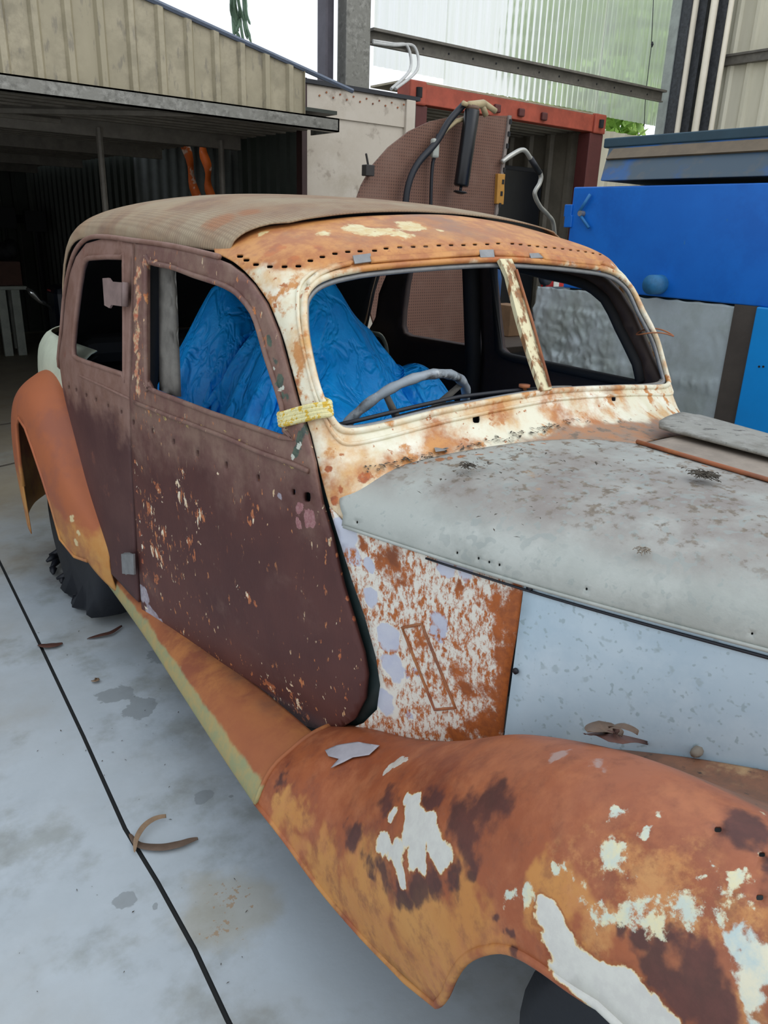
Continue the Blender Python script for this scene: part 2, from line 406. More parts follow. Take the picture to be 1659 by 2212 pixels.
m.layer('8a4a30', 'b06a40', 38, blobs=bb, amp=2.0, thr=.80, soft=.05, detail=4)
m.layer('e0d6bd', 'd19a68', 42, blobs=bb, amp=1.9, thr=.98, soft=.04, detail=4)
m.layer('a9a3ab', '8b8088', 22, blobs=BL(SIDE, (318, 1285, 22), (330, 1322, 20), (352, 1345, 17), (375, 1378, 17), (400, 1405, 14), (425, 1430, 10), (500, 1480, 8), (556, 1512, 13), (605, 1535, 15), (622, 1555, 12), (612, 1075, 12), (722, 1330, 8), (756, 1403, 5), (340, 1330, 18), (365, 1362, 16), (388, 1392, 14), (575, 1530, 10)), amp=.6, thr=.02, soft=.08, warp=.012)
m.layer('8c5a5c', 'a27876', 60, blobs=BL(SIDE, (660, 1100, 22), (680, 1115, 22), (655, 1125, 16)), amp=.5, thr=.2, soft=.05)
m.layer('8e3f2c', 'c07a50', 45, blobs=BL(SIDE, (300, 1000, 9), (305, 1060, 9), (310, 1120, 9), (318, 1180, 9), (322, 1240, 9), (350, 960, 6), (420, 985, 6), (480, 1018, 8), (520, 1035, 7), (740, 1240, 7), (752, 1290, 7), (765, 1335, 7), (730, 1200, 6), (300, 1030, 9), (303, 1090, 9), (308, 1150, 9), (314, 1210, 9), (322, 1270, 9)), amp=1.6, thr=.28, soft=.12, warp=.01)
m.layer('e0d4bc', None, 40, blobs=BL(SIDE, *[(302+k*1.6, 1000+k*26, 9) for k in range(13)]), amp=1.6, thr=.45, soft=.08, warp=.012)
ln = []
for k in range(24):
    t = k/23; ln.append((int(300+370*t), int(872+140*t+5*math.sin(9*t)), 10))
m.layer('c9a868', '6d6a4a', 50, blobs=BL(SIDE, *ln), amp=1.6, thr=.42, soft=.1, warp=.006, stretch=(1, .5, 1.6))
m.layer('c9b48e', 'b8654a', 28, blobs=BL(SIDE, *[(304+3*math.sin(y_*.1), y_, 13) for y_ in range(590, 850, 18)], (322, 566, 12), (345, 568, 9), (375, 576, 8)), amp=1.3, thr=.05, soft=.15, warp=.006)
m.layer('b45a48', '8a8a70', 20, blobs=BL(SIDE, *[(312, y_, 7) for y_ in range(620, 720, 14)], (316, 800, 8), (318, 820, 8)), amp=1.0, thr=.25, soft=.1, warp=.005)
m.layer('4f5d4c', '3b4640', 26, blobs=BL(SIDE, (590, 740, 13), (600, 780, 14), (612, 820, 15), (622, 860, 16), (640, 900, 16), (655, 940, 18), (650, 975, 18)), amp=1.2, thr=.12, soft=.1, warp=.01)
m.layer('bfc2b4', None, 60, blobs=BL(SIDE, (600, 800, 12), (615, 840, 12), (640, 925, 16), (655, 960, 16), (640, 985, 10)), amp=1.8, thr=.62, soft=.06, warp=.01)
m.bump(m.noise(160, 3, stretch=(1, 1, .25)), .25, .002); m.bump(m.noise(14, 4), .15, .004)
MAROON = m.done()
m = Mat('maroon_paint_dusty', '442424', .62); m.layer('563632', None, 3, thr=.5, soft=.2)
m.layer('87685c', '775648', 5, thr=.42, soft=.14, add=m.math('MULTIPLY_ADD', m.axis(2, .8, 1.15), .6, -.30))
m.layer('7c4a3a', None, 16, thr=.66, soft=.05, op=.5); m.bump(m.noise(160, 3, stretch=(1, 1, .25)), .2, .002)
MAROON2 = m.done()
# cream paint with orange surface rust around the windscreen
m = Mat('rusted_cream_paint', 'ddd8bf', .55); m.layer('e9e5d4', 'cfc7a6', 4, thr=.5, soft=.15)
m.layer('c79a5e', 'd0a468', 7, thr=.56, soft=.12, detail=8); m.layer('b97c42', 'c28a50', 18, thr=.585, soft=.05, detail=8)
hz = m.math('MULTIPLY_ADD', m.axis(2, 1.40, 1.455), .42, -.16)
m.layer('c58a4c', 'a8693c', 6, thr=.42, soft=.08, add=hz, detail=8)
m.layer('9b6a45', '8a6a58', 5, thr=.60, soft=.1, add=m.math('MULTIPLY_ADD', m.axis(2, 1.44, 1.49), .12, -.06), op=.8)
m.layer('d9cfa4', 'cdb37c', 9, blobs=BL(FRONT, (800, 500, 45), (900, 490, 50), (860, 505, 45), (700, 505, 30), (950, 497, 30), (560, 505, 22), (760, 492, 40)), amp=1.6, thr=.42, soft=.12, detail=7)
m.layer('b5652f', '9a5a36', 14, blobs=BL(FRONT, (590, 545, 30), (640, 560, 26), (560, 560, 18), (690, 535, 18), (1060, 560, 24), (1120, 560, 20), (1200, 565, 20), (655, 640, 12), (620, 800, 16), (640, 830, 14)), amp=1.4, thr=.45, soft=.2, op=.8)
edge = [(672+i*2.1, 1000+i*12, 9) for i in range(0, 8)]+[(735, 1050, 12), (790, 1022, 14), (720, 1075, 14), (710, 1010, 10)]
m.layer('b0602c', '8e4a28', 22, blobs=BL(FRONT, *edge), amp=1.1, thr=.25, soft=.15)
cow = m.math('MULTIPLY_ADD', m.axis(1, 1.20, 1.12), 1.0, 0)
m.layer('a9764e', '8f7a68', 7, thr=.55, soft=.12, add=m.math('MULTIPLY_ADD', cow, .8, -.42), detail=8)
m.layer('6a5b4c', '7c6a58', 30, thr=.60, soft=.05, add=m.math('MULTIPLY_ADD', cow, .3, -.28), detail=8)
m.layer('a86a3c', None, 50, thr=.66, soft=.03, detail=4)
m.bump(m.noise(60, 5), .2, .002)
CREAM = m.done()
# grey bonnet
m = Mat('dusty_grey_paint', 'a3a7a0', .6); m.layer('b2b5ae', '92968f', 3, thr=.5, soft=.2)
m.layer('8f8a82', '857d76', 5, thr=.44, soft=.18, mul=m.smooth(m.axis(2, .96, 1.04), .2, .9), detail=9)
m.layer('8d948f', None, 42, thr=.60, soft=.02, detail=1, mul=m.smooth(m.noise(3, 3), .4, .6), op=.6)
m.layer('7d7160', '665c4f', 40, thr=.58, soft=.05, mul=m.smooth(m.axis(2, .98, 1.05), .3, .9), detail=8)
m.layer('a9845c', None, 20, blobs=BL(HOOD, (1150, 1030, 30), (1165, 1060, 20)), amp=1.2, thr=.5, soft=.2, op=.5)
m.layer('a06a42', '7e5a42', 30, blobs=BL(HOOD, *[(x_, 1020-(x_-790)*.155, 9) for x_ in range(790, 1210, 26)], (745, 1042, 8), (1380, 962, 10), (1440, 985, 8), (1520, 1008, 7), (1600, 1030, 7)), amp=1.2, thr=.3, soft=.2)
m.layer('8a948f', None, 60, thr=.66, soft=.04, detail=2, op=.5)
m.bump(m.noise(120, 5), .35, .002)
GREY = m.done()
m = Mat('pale_blue_paint', 'b4c8d2', .5); m.layer('bfd0d8', 'a9bfcb', 3, thr=.5, soft=.2)
m.layer('93a6aa', None, 75, thr=.66, soft=.04, detail=1.5, op=.7); m.layer('9aacb0', None, 42, thr=.68, soft=.05, detail=2, op=.6)
m.bump(m.noise(80, 4), .12, .002); BLUE = m.done()
# scuttle side: white with blistered rust and pale lilac primer
m = Mat('blistered_white_paint', 'dcd8cb', .6)
m.layer('b4b8c8', 'c0c3cd', 5, blobs=BL(SIDE, (745, 1150, 40), (760, 1200, 25), (800, 1290, 30), (840, 1380, 35), (850, 1450, 35), (830, 1510, 38), (795, 1217, 18), (960, 1218, 26), (1005, 1232, 22), (950, 1345, 22), (945, 1370, 16), (880, 1460, 14), (905, 1450, 10), (890, 1545, 16), (860, 1600, 20)), amp=.9, thr=.12, soft=.05)
lil = m.smooth(m.blobs(BL(SIDE, (745, 1150, 40), (800, 1290, 30), (840, 1380, 35), (850, 1450, 35), (830, 1510, 38), (795, 1217, 18), (960, 1218, 26), (1005, 1232, 22), (950, 1345, 22), (945, 1370, 16))), .0, .25)
nl = m.math('SUBTRACT', 1.0, lil)
m.layer('b4672e', 'a2561f', 80, thr=.515, soft=.06, detail=9, nr=.75, stretch=(1, 1, .55), mul=nl)
m.layer('a95a22', '8c4a20', 14, blobs=BL(SIDE, (840, 1215, 55), (870, 1250, 40), (1090, 1330, 40), (1095, 1400, 40), (1070, 1300, 36), (1085, 1470, 36), (1060, 1560, 45), (1000, 1450, 36), (1010, 1490, 32), (910, 1400, 22), (930, 1450, 20), (1120, 1260, 24), (1010, 1580, 30), (1060, 1500, 40), (985, 1265, 20), (1045, 1290, 16), (1080, 1360, 45), (1085, 1430, 45), (1075, 1520, 50), (1020, 1570, 40), (960, 1400, 20), (780, 1165, 22)), amp=1.3, thr=.42, soft=.22, detail=10, nr=.85, mul=nl, warp=.035)
m.layer('a65a24', '8c4a20', 30, blobs=BL(SIDE, *[(1118-k*3.5, 1290+k*30, 26) for k in range(10)], (1050, 1570, 30), (990, 1590, 26)), amp=1.3, thr=.15, soft=.2, detail=9, nr=.8, warp=.01)
m.layer('6e3a1e', None, 20, blobs=BL(SIDE, (845, 1205, 26), (1120, 1400, 18)), amp=.8, thr=.4, soft=.3, op=.7)
m.bump(m.noise(90, 5), .3, .002); BLISTER = m.done()
# rust of the wings
m = Mat('rusted_wing', '98502c', .55); m.layer('7c3c22', 'a45a30', 3, thr=.5, soft=.16, detail=8)
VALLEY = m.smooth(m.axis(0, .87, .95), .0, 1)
m.layer('9c6246', 'a2664a', 4, thr=.5, soft=.2, mul=m.smooth(m.axis(2, .55, .8), .2, .9), op=.6)
m.layer('bb7d3d', 'c28a48', 5, blobs=BL(WING, (800, 1900, 90), (900, 1990, 95), (960, 2040, 90), (1010, 1970, 80), (850, 2060, 80), (700, 1850, 60), (640, 1760, 40), (760, 1960, 60), (1060, 2010, 55), (1200, 1960, 60), (700, 1950, 70), (820, 2080, 70), (930, 2120, 60), (660, 1850, 50), (610, 1750, 40)), amp=.9, thr=.12, soft=.32, detail=8, c2s=3, warp=.06)
m.layer('b87a45', 'c08a52', 13, thr=.52, soft=.07, detail=9, nr=.7, mul=m.smooth(m.blobs(BL(WING, (1300, 1880, 110), (1450, 1950, 130), (1600, 2020, 130), (1250, 1970, 70)), .06), 0, .35))
m.layer('8c5136', '6f3c28', 22, thr=.56, soft=.1, detail=8, nr=.7, op=.55)
m.layer('b9744a', None, 9, thr=.56, soft=.12, detail=8, nr=.7, op=.5)
m.layer('57302a', '3f2422', 6, blobs=BL(WING, (760, 1790, 34), (790, 1850, 34), (830, 1890, 34), (900, 1900, 40), (970, 1900, 34), (1010, 1840, 40), (1000, 1770, 50), (1060, 1740, 60), (930, 1720, 40), (850, 1720, 36), (1080, 1960, 20), (1100, 2000, 18), (1110, 2050, 22), (1430, 2110, 55), (1490, 2140, 50), (1400, 2060, 34), (1450, 2080, 40), (1530, 2180, 40), (1290, 2050, 20), (1590, 1790, 55), (1640, 1860, 30), (600, 1690, 20), (1450, 2050, 30), (1500, 2100, 40), (870, 1910, 34), (930, 1905, 36), (1010, 1880, 36), (1020, 1800, 44), (1340, 2000, 26), (1390, 2040, 34), (1440, 2090, 45), (1500, 2160, 50), (800, 1870, 26)), amp=.9, thr=.16, soft=.3, detail=8, nr=.68, op=.9, warp=.045)
m.layer('d8cfa6', 'bfc8ba', 14, blobs=BL(WING, (1100, 1930, 26), (1140, 1945, 26), (1240, 1930, 26), (1290, 1950, 30), (1330, 1950, 30), (1400, 1975, 40), (1440, 1935, 40), (1490, 1960, 40), (1600, 1930, 34), (1330, 1860, 45), (1370, 1900, 40), (1410, 1930, 50), (1540, 1870, 30), (1560, 1900, 30), (1490, 1890, 20), (1330, 1760, 26), (1390, 1770, 20), (1150, 1940, 26), (1260, 1940, 30), (1640, 1960, 34), (1650, 1760, 24), (1600, 1830, 30), (1450, 1960, 34), (1520, 2010, 30), (1230, 1900, 20), (1350, 1940, 60), (1450, 1990, 60), (1560, 1960, 60), (1250, 1980, 40)), amp=1.9, thr=.50, soft=.16, detail=10, nr=.76, warp=.05)
m.layer('b4c4c0', 'd9d3b8', 9, blobs=BL(WING, (1640, 2060, 50), (1620, 2130, 50), (1655, 2100, 50), (1650, 2180, 45), (1600, 2060, 40)), amp=1.5, thr=.18, soft=.16, detail=10, nr=.74, warp=.05)
wh = BL(WING, (890, 1745, 26), (905, 1775, 26), (925, 1765, 22), (880, 1725, 14), (850, 1755, 16), (830, 1820, 26), (855, 1840, 30), (900, 1840, 34), (940, 1835, 34), (965, 1850, 22), (865, 1880, 16), (910, 1875, 16), (900, 1790, 24), (880, 1810, 24), (930, 1800, 22), (895, 1760, 30))
wh2 = BL(WING, (1185, 1990, 26), (1200, 2030, 34), (1215, 2070, 38), (1245, 2110, 44), (1290, 2120, 42), (1330, 2130, 40), (1370, 2150, 42), (1410, 2190, 40), (1300, 2170, 40), (1360, 2200, 40), (1180, 1965, 16), (1445, 2205, 30), (1400, 2240, 50))
m.layer('a3622c', '7e3b1c', 16, blobs=wh+wh2, amp=1.0, thr=-.22, soft=.16, detail=7, op=.85)
m.layer('e2cfa0', None, 16, blobs=wh+wh2, amp=1.0, thr=-.06, soft=.07, detail=7)
m.layer('cfcec4', 'c6c4bc', 16, blobs=wh+wh2, amp=1.0, thr=.02, soft=.06, detail=7)
m.layer('cfc8ba', 'b9b0a4', 14, blobs=BL(WING, (835, 1665, 18), (855, 1650, 20), (875, 1640, 12), (822, 1680, 12)), amp=.5, thr=.15, soft=.05)
m.layer('aaa4a0', None, 20, blobs=BL(WING, (1290, 1645, 40), (1330, 1655, 40), (1200, 1635, 30)), amp=1.6, thr=.5, soft=.2, op=.5)
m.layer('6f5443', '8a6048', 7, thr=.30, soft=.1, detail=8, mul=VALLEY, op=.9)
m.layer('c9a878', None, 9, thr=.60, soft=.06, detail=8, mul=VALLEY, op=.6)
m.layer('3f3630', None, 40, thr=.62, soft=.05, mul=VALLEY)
m.bump(m.noise(50, 6), .25, .003); m.bump(m.noise(8, 3), .2, .008); WRUST = m.done()
m = Mat('rusted_rear_wing', 'ab6038', .68); m.layer('a05a38', None, 3, thr=.5, soft=.2)
m.layer('bd8140', 'c08c4c', 5, thr=.52, soft=.12, add=m.math('MULTIPLY_ADD', m.axis(2, .66, .45), .5, -.28))
m.layer('8c5340', None, 6, thr=.56, soft=.1, op=.6); m.layer('cdb98c', None, 12, blobs=BL(RWING, (155, 1120, 14), (168, 1150, 14), (165, 1175, 14)), amp=1.5, thr=.5, soft=.1)
m.bump(m.noise(50, 5), .2, .002); RRUST = m.done()
m = Mat('rusted_board', '9c5a34', .7); m.layer('b0703c', '8a4c30', 4, thr=.48, soft=.12, stretch=(1, .5, 1)); m.layer('a8935f', '8e9068', 8, thr=.5, soft=.12, add=m.math('MULTIPLY_ADD', m.axis(2, .325, .30), .6, -.35))
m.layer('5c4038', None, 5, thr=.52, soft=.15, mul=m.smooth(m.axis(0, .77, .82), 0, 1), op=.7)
m.bump(m.noise(50, 5), .2, .002); BRUST = m.done()
m = Mat('roof_cloth', '937a62', .8, spec=.2); m.layer('a08468', '82695a', 3, thr=.5, soft=.2); m.layer('a89c82', None, 4, thr=.52, soft=.15, op=.7)
m.layer('a2623a', None, 5, blobs=BL(ROOF, (470, 480, 40), (540, 460, 36)), amp=.8, thr=.4, soft=.3, op=.5)
vo = m.voro(92, 0.0, stretch=(1, 1, 0)); m.layer('4d4038', None, 5, thr=2, soft=.1)
m.col = m.mix(m.math('MULTIPLY', m.smooth(vo, .28, .45), .25), m.col, lin('5d4c40')); m.bump(m.math('SUBTRACT', 1.0, vo), .7, .003)
CLOTH = m.done()
TAILP = plain('pale_green_paint', 'c9cfb8', .5, ns=6)
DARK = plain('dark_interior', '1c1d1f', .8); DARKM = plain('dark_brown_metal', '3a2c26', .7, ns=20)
JAMB = plain('dark_green_jamb', '223231', .6); BARE = plain('bare_grey_metal', '8b8c8c', .5, .3, 20); STEEL2 = plain('rusty_grey_steel', '85706a', .6, ns=25)
GREYWOOD = plain('grey_weathered_channel', '7c7870', .75, ns=10, amt=.4); RUBBER = plain('black_rubber', '10141d', .55, ns=15)
BLACKP = plain('black_plastic', '111419', .35, ns=6); WHEELG = plain('dull_blue_rim', '223044', .45, ns=12)
# ================================================================== the car
car = thing('vintage_car', 'rusty old sedan with maroon doors, cream windscreen surround and brown cloth roof', 'car', (1.5, 1.6, 0))
SM = mirror(SIDE)
def rect_hole(S, x, y, a, b, n=10): return [S.inv(x+a*math.copysign(abs(math.cos(t))**.6, math.cos(t)), y+b*math.copysign(abs(math.sin(t))**.6, math.sin(t))) for t in [2*PI*k/n for k in range(n)]]
# --- windscreen surround with pillars, header and cowl
gap = [(464, 546), (500, 563), (529, 586), (553, 612), (582, 655), (608, 719), (627, 786), (648, 864), (672, 937), (687, 1000), (702, 1060), (712, 1095)]
gap_uv = FRONT.px(gap)
ws_px = [(658, 672), (661, 639), (683, 612), (719, 596), (759, 587), (803, 580), (926, 569), (1034, 563), (1090, 562), (1150, 565), (1210, 570), (1261, 576), (1309, 584), (1339, 598), (1365, 625), (1385, 667), (1407, 709), (1425, 749), (1441, 789), (1447, 818), (1436, 833), (1349, 836), (1249, 840), (1190, 844), (1150, 850), (1070, 864), (962, 885), (889, 903), (817, 921), (755, 930), (730, 921), (708, 889), (687, 838), (672, 780), (661, 722)]
ws_uv = FRONT.px(ws_px)
hole_c = [(132, 259), (155, 273), (190, 289), (241, 297), (295, 297), (346, 295), (390, 275), (434, 261), (480, 249), (527, 242), (572, 240), (625, 238), (667, 230), (717, 226), (766, 224), (812, 223), (860, 219), (905, 218), (950, 218), (992, 216), (1037, 215), (1077, 212), (1129, 213), (1159, 216), (1191, 220), (1221, 223), (1251, 226), (1283, 229), (1313, 232), (1342, 236), (1370, 239), (1397, 243), (1424, 248), (1450, 253), (1477, 257), (1500, 262), (1523, 268)]
slots = []
for i, (hx, hy) in enumerate(hole_c):
    k = max(.42, 1-i*.018); slots.append(rect_hole(FRONT, 440+hx*.5907, 400+hy*.5907, 7.4*k, 4.1*k))
for (hx, hy, r_) in ((1029, 905, 8), (1326, 861, 5)): slots.append(rect_hole(FRONT, hx, hy, r_, r_*1.1))
topu = [(u, 6.0) for u in np.linspace(gap_uv[0][0], 10-gap_uv[0][0], 14)]
outl = list(gap_uv[::-1])+topu+[(10-u, v) for u, v in gap_uv]+[(7.8, .85), (7.2, .35), (6.5, 0.0), (3.5, 0.0), (2.8, .35), (2.2, .85)]
outl = [p for p in outl]
front = panel('windscreen_surround', FRONT, outl, [loopc(ws_uv, 3)]+slots, CREAM, car, .0115, .004)
cu = (sum(u for u, v in ws_uv)/len(ws_uv), sum(v for u, v in ws_uv)/len(ws_uv))
def grow(uv, d):
    out = []; n = len(uv)
    for i in range(n):
        a = np.array(uv[i-1])*(FRONT.su, FRONT.sv); b = np.array(uv[(i+1) % n])*(FRONT.su, FRONT.sv); t = b-a; t /= np.linalg.norm(t)+1e-9
        nn = np.array((-t[1], t[0])); p = np.array(uv[i])*(FRONT.su, FRONT.sv)+nn*d; out.append((p[0]/FRONT.su, p[1]/FRONT.sv))
    return out
wsl = loopc(ws_uv, 3)
bead(FRONT, grow(wsl, .002), .0075, CREAM, car, 'window_frame_bead', True, .001)
bead(FRONT, grow(wsl, .030), .0045, CREAM, car, 'window_frame_bead', True, .001)
bead(FRONT, grow(wsl, -.008), .006, BARE, car, 'window_rubber_channel', True, -.012)
# --- doors
fd = [(299, 528), (340, 530), (400, 540), (455, 553), (498, 570), (529, 592), (552, 616), (579, 657), (605, 721), (623, 786), (644, 864), (668, 937), (683, 1000), (698, 1083), (720, 1155), (745, 1264), (767, 1336), (789, 1409), (797, 1456), (792, 1508), (771, 1550), (738, 1571), (702, 1571), (648, 1559), (590, 1535), (539, 1506), (474, 1459), (395, 1401), (325, 1342), (313, 1325), (308, 1253), (299, 1108), (293, 1022), (289, 900), (291, 800), (295, 650)]
fw = [(330, 568), (348, 572), (384, 580), (426, 596), (477, 612), (511, 628), (529, 644), (553, 675), (568, 716), (581, 763), (597, 812), (617, 877), (623, 930), (615, 944), (348, 848), (332, 838), (323, 820), (323, 574)]
fduv = SIDE.px(fd); fwuv = SIDE.px(fw)
holes = [rect_hole(SIDE, x, y, a, b) for x, y, a, b in ((295, 911, 3, 6), (336, 930, 3, 6), (382, 953, 3.5, 6.5), (434, 978, 3.5, 7), (496, 1003, 4, 7.5), (565, 1031, 4, 8), (641, 1061, 5, 7), (670, 1072, 9, 11))]
fdo = panel('front_door', SIDE, fduv, [fwuv]+holes, MAROON, car, .016, .012, .010)
bead(SIDE, loopc(fwuv, 2), .007, MAROON, fdo, 'window_frame', True, .010)
wl_uv = SIDE.px([(300, 868), (360, 892), (430, 918), (500, 945), (570, 975), (640, 1000), (676, 1016)])
MB().tube([SIDE.pt(u, v, .012) for u, v in loopc(wl_uv, 4, False)], .006, 8).build('waist_moulding', MAROON, fdo, True)
ch = panel('window_channel', SIDE, SIDE.px([(320, 568), (346, 573), (352, 700), (358, 856), (322, 842)]), [], GREYWOOD, fdo, .03, .015, -.03, label='grey weathered window channel')
rd = [(290, 526), (287, 700), (284, 860), (286, 960), (294, 1150), (303, 1300), (260, 1255), (200, 1188), (170, 1079), (145, 970), (131, 883), (132, 800), (139, 720), (145, 650), (155, 592), (168, 556), (190, 527), (224, 517), (270, 519)]
rw = [(188, 562), (205, 557), (265, 556), (271, 572), (272, 806), (268, 809), (217, 792), (168, 774), (162, 765), (161, 745), (165, 699), (174, 627), (181, 583)]
rduv = SIDE.px(rd); rwuv = SIDE.px(rw)
rdh = [rect_hole(SIDE, x, y, 2.5, 4.5) for x, y in ((152, 836), (168, 842), (190, 853), (211, 863), (237, 876), (266, 889))]
rdo = panel('rear_door', SIDE, rduv, [rwuv]+rdh, MAROON2, car, .02, .012, .006)
bead(SIDE, loopc(rwuv, 2), .008, MAROON2, rdo, 'window_frame', True, .003)
MB().tube([SIDE.pt(u, v, .007) for u, v in SIDE.px([(131, 795), (180, 812), (230, 835), (287, 862)])], .004, 8).build('waist_moulding', MAROON2, rdo, True)
def plate(pts, S, off, th, mat, parent, name, label=None): return panel(name, S, S.px(pts), [], mat, parent, .02, th, off, None, label, False)
plate([(243, 604), (256, 603), (262, 611), (286, 613), (284, 664), (262, 661), (258, 668), (247, 662)], SIDE, .03, .006, STEEL2, fdo, 'hinge', 'rusty grey hinge plate')
MB().tube([SIDE.P3(288, 612, .022), SIDE.P3(286, 664, .022)], .009, 10).build('hinge_pin', STEEL2, fdo, True)
plate([(281, 1192), (308, 1192), (309, 1236), (283, 1234)], SIDE, .03, .006, BARE, fdo, 'hinge', 'dull grey hinge plate')
# --- jamb behind the door's front edge, scuttle side and bonnet sides
jo = SIDE.px([(560, 600), (600, 650), (640, 800), (680, 930), (712, 1088), (738, 1180), (760, 1250), (788, 1330), (813, 1420), (822, 1480), (816, 1530), (790, 1560), (740, 1585), (600, 1560), (600, 1400), (640, 1250), (640, 1100), (630, 950), (590, 800), (565, 700)])
panel('door_jamb', SIDE, jo, [], JAMB, car, .03, .01, -.014, label='dark green door jamb')
sc_px = [(712, 1096), (724, 1108), (742, 1128), (900, 1176), (1133, 1251), (1120, 1350), (1102, 1450), (1092, 1530), (1086, 1595), (1080, 1625), (960, 1640), (820, 1640), (705, 1600), (700, 1578), (740, 1580), (785, 1562), (815, 1532), (822, 1480), (813, 1420), (788, 1330), (760, 1250), (738, 1180)]
scp = panel('scuttle_side_panel', SIDE, SIDE.px(sc_px), [], BLISTER, car, .018, .004, .001, label='white side panel blistered with orange rust')
vent = [(870, 1355), (912, 1347), (985, 1528), (940, 1532)]
vuv = dens(SIDE.px(vent), .02)
bead(SIDE, vuv, .0032, BRUST, scp, 'vent_frame', True, .002)
b0 = SIDE.inv(1135, 1252)[0]; b1 = SIDE.inv(1088, 1595)[0]
bs = panel('bonnet_side_panel', SIDE, [(b0, .935), (-.05, .935), (-.05, .55), (b1, .52)], [], BLUE, car, .03, .004, .003, label='pale blue bonnet side panel')
for x, y in ((1147, 1269), (1117, 1447)):
    p = SIDE.P3(x, y, .004); MB().tube([p, p+np.array((-.004, 0, 0))], .006, 12).build('screw', RUBBER, bs, True)
# --- bonnet
hinge_uv = HOOD.px([(1210, 950), (1300, 953), (1380, 962)])
rear = HOOD.px([(743, 1114), (737, 1098), (735, 1080), (739, 1062), (750, 1050), (766, 1041), (850, 1013), (1000, 977), (1120, 959), (1210, 952), (1290, 952), (1375, 961)])
h1 = HOOD.inv(1375, 961); h2 = HOOD.inv(1659, 1045)
sl = (h2[0]-h1[0])/(h2[1]-h1[1]); hend = h1[0]+sl*(-.45-h1[1])
loop_l = [(0, rear[0][1])]+loopc(rear, 4, False)+[(hend, -.45), (0, -.45)]
hh = [rect_hole(HOOD, x, y, 2.5, 3, 8) for x, y in ((773, 1128), (989, 1194), (1035, 1206), (1058, 1214), (1080, 1220), (1268, 1272), (1625, 1368))]
bp = panel('bonnet_panel', HOOD, loop_l, hh, GREY, car, .014, .005, .003, label='dusty grey bonnet panel on the near side')
MB().tube([HOOD.pt(0, y, .004) for y in np.linspace(-.45, 1.2, 30)], .0035, 8).build('bonnet_edge', GREY, bp, True)
MB().tube([np.array(HOOD.pt(0, y, .003))-np.array((0, 0, .009+.004*(1.2-y))) for y in np.linspace(-.45, 1.0, 30)], [.0022+.0022*(29-k)/29 for k in range(30)], 8).build('bonnet_gap_shade', RUBBER, bp, True)  # black tube added as the shadow line under the bonnet edge
e0 = HOOD.inv(1425, 938); e1 = HOOD.inv(1659, 1000); sl2 = (e1[0]-e0[0])/(e1[1]-e0[1]); e_end = e0[0]+sl2*(-.45-e0[1])
RSTRIP = plain('rusty_beige_strip', '9c8f80', .7, ns=8, amt=.35)
panel('bonnet_centre_strip', HOOD, [(h1[0]-.02, h1[1]), (e0[0]+.05, h1[1]), (e_end+.02, -.45), (hend-.02, -.45)], [], RSTRIP, car, .02, .004, .0, label='rusty centre strip of the bonnet')
MB().tube([HOOD.pt(h1[0]+sl*(y-h1[1]), y, .008) for y in np.linspace(-.45, h1[1], 12)], .005, 8).build('bonnet_hinge', BRUST, car, True)
m = Mat('grimy_grey_paint', '8f8e85', .7); m.layer('77746a', '9b9a92', 9, thr=.5, soft=.1, detail=9); m.layer('4f4c46', None, 26, thr=.62, soft=.05); m.bump(m.noise(60, 6), .5, .003); GRIME = m.done()
fp = HOOD.px([(1422, 936), (1421, 926), (1435, 917), (1470, 905), (1500, 892)])
panel('far_bonnet_panel', HOOD, [(e0[0], e0[1]-.02)]+fp+[(1, 1.2), (1, -.45), (e_end, -.45)], [], GRIME, car, .02, .008, .02, label='grimy grey far bonnet panel')
panel('bonnet_side_panel', SM, [(1.27, .94), (-.05, .94), (-.05, .5), (1.3, .5)], [], BLUE, car, .04, .004, .003)
# --- roof cloth
seam = [(497, 545), (505, 520), (530, 500), (560, 488), (585, 482), (625, 479), (700, 466), (800, 457), (900, 456), (1000, 462), (1100, 473), (1180, 486)]
suv = ROOF.px(seam); suv = [(s, y) for s, y in suv if s < 0]
suv = sorted(suv, key=lambda p: p[0]); f_ = suv+[(-s, y) for s, y in suv[::-1]]
panel('roof_cover', ROOF, [(-1, max(1.85, suv[0][1]))]+f_+[(1, max(1.85, suv[0][1])), (1, 3.8), (-1, 3.8)], [], CLOTH, car, .03, .004, .001, label='brown studded cloth roof covering')
gut = SIDE.px([(480, 556), (440, 546), (370, 531), (290, 520), (240, 513), (205, 513), (183, 524), (165, 550), (153, 590), (143, 650), (137, 720), (131, 792)])
MB().tube([SIDE.pt(u, v, .008) for u, v in loopc(gut, 3, False)], .007, 8).build('gutter', MAROON2, car, True)
MB().tube([SM.pt(u, v, .008) for u, v in loopc(gut, 3, False)], .007, 8).build('gutter', MAROON2, car, True)
# --- far side of the body
panel('far_front_door', SM, fduv, [fwuv], DARKM, car, .03, .03, .004)
panel('far_rear_door', SM, rduv, [rwuv], DARKM, car, .03, .03, .004)
MB().tube([SM.pt(u, v, -.03) for u, v in fwuv[:-1]], .016, 8, True).build('far_window_frame', DARK, car, True)
bp_ = SIDE.inv(292, 700)[0]
for S_ in (SIDE, SM): MB().tube([S_.pt(bp_+.01, z_, -.05) for z_ in np.linspace(.36, 1.42, 12)], .032, 8).build('door_pillar', DARK, car, True)
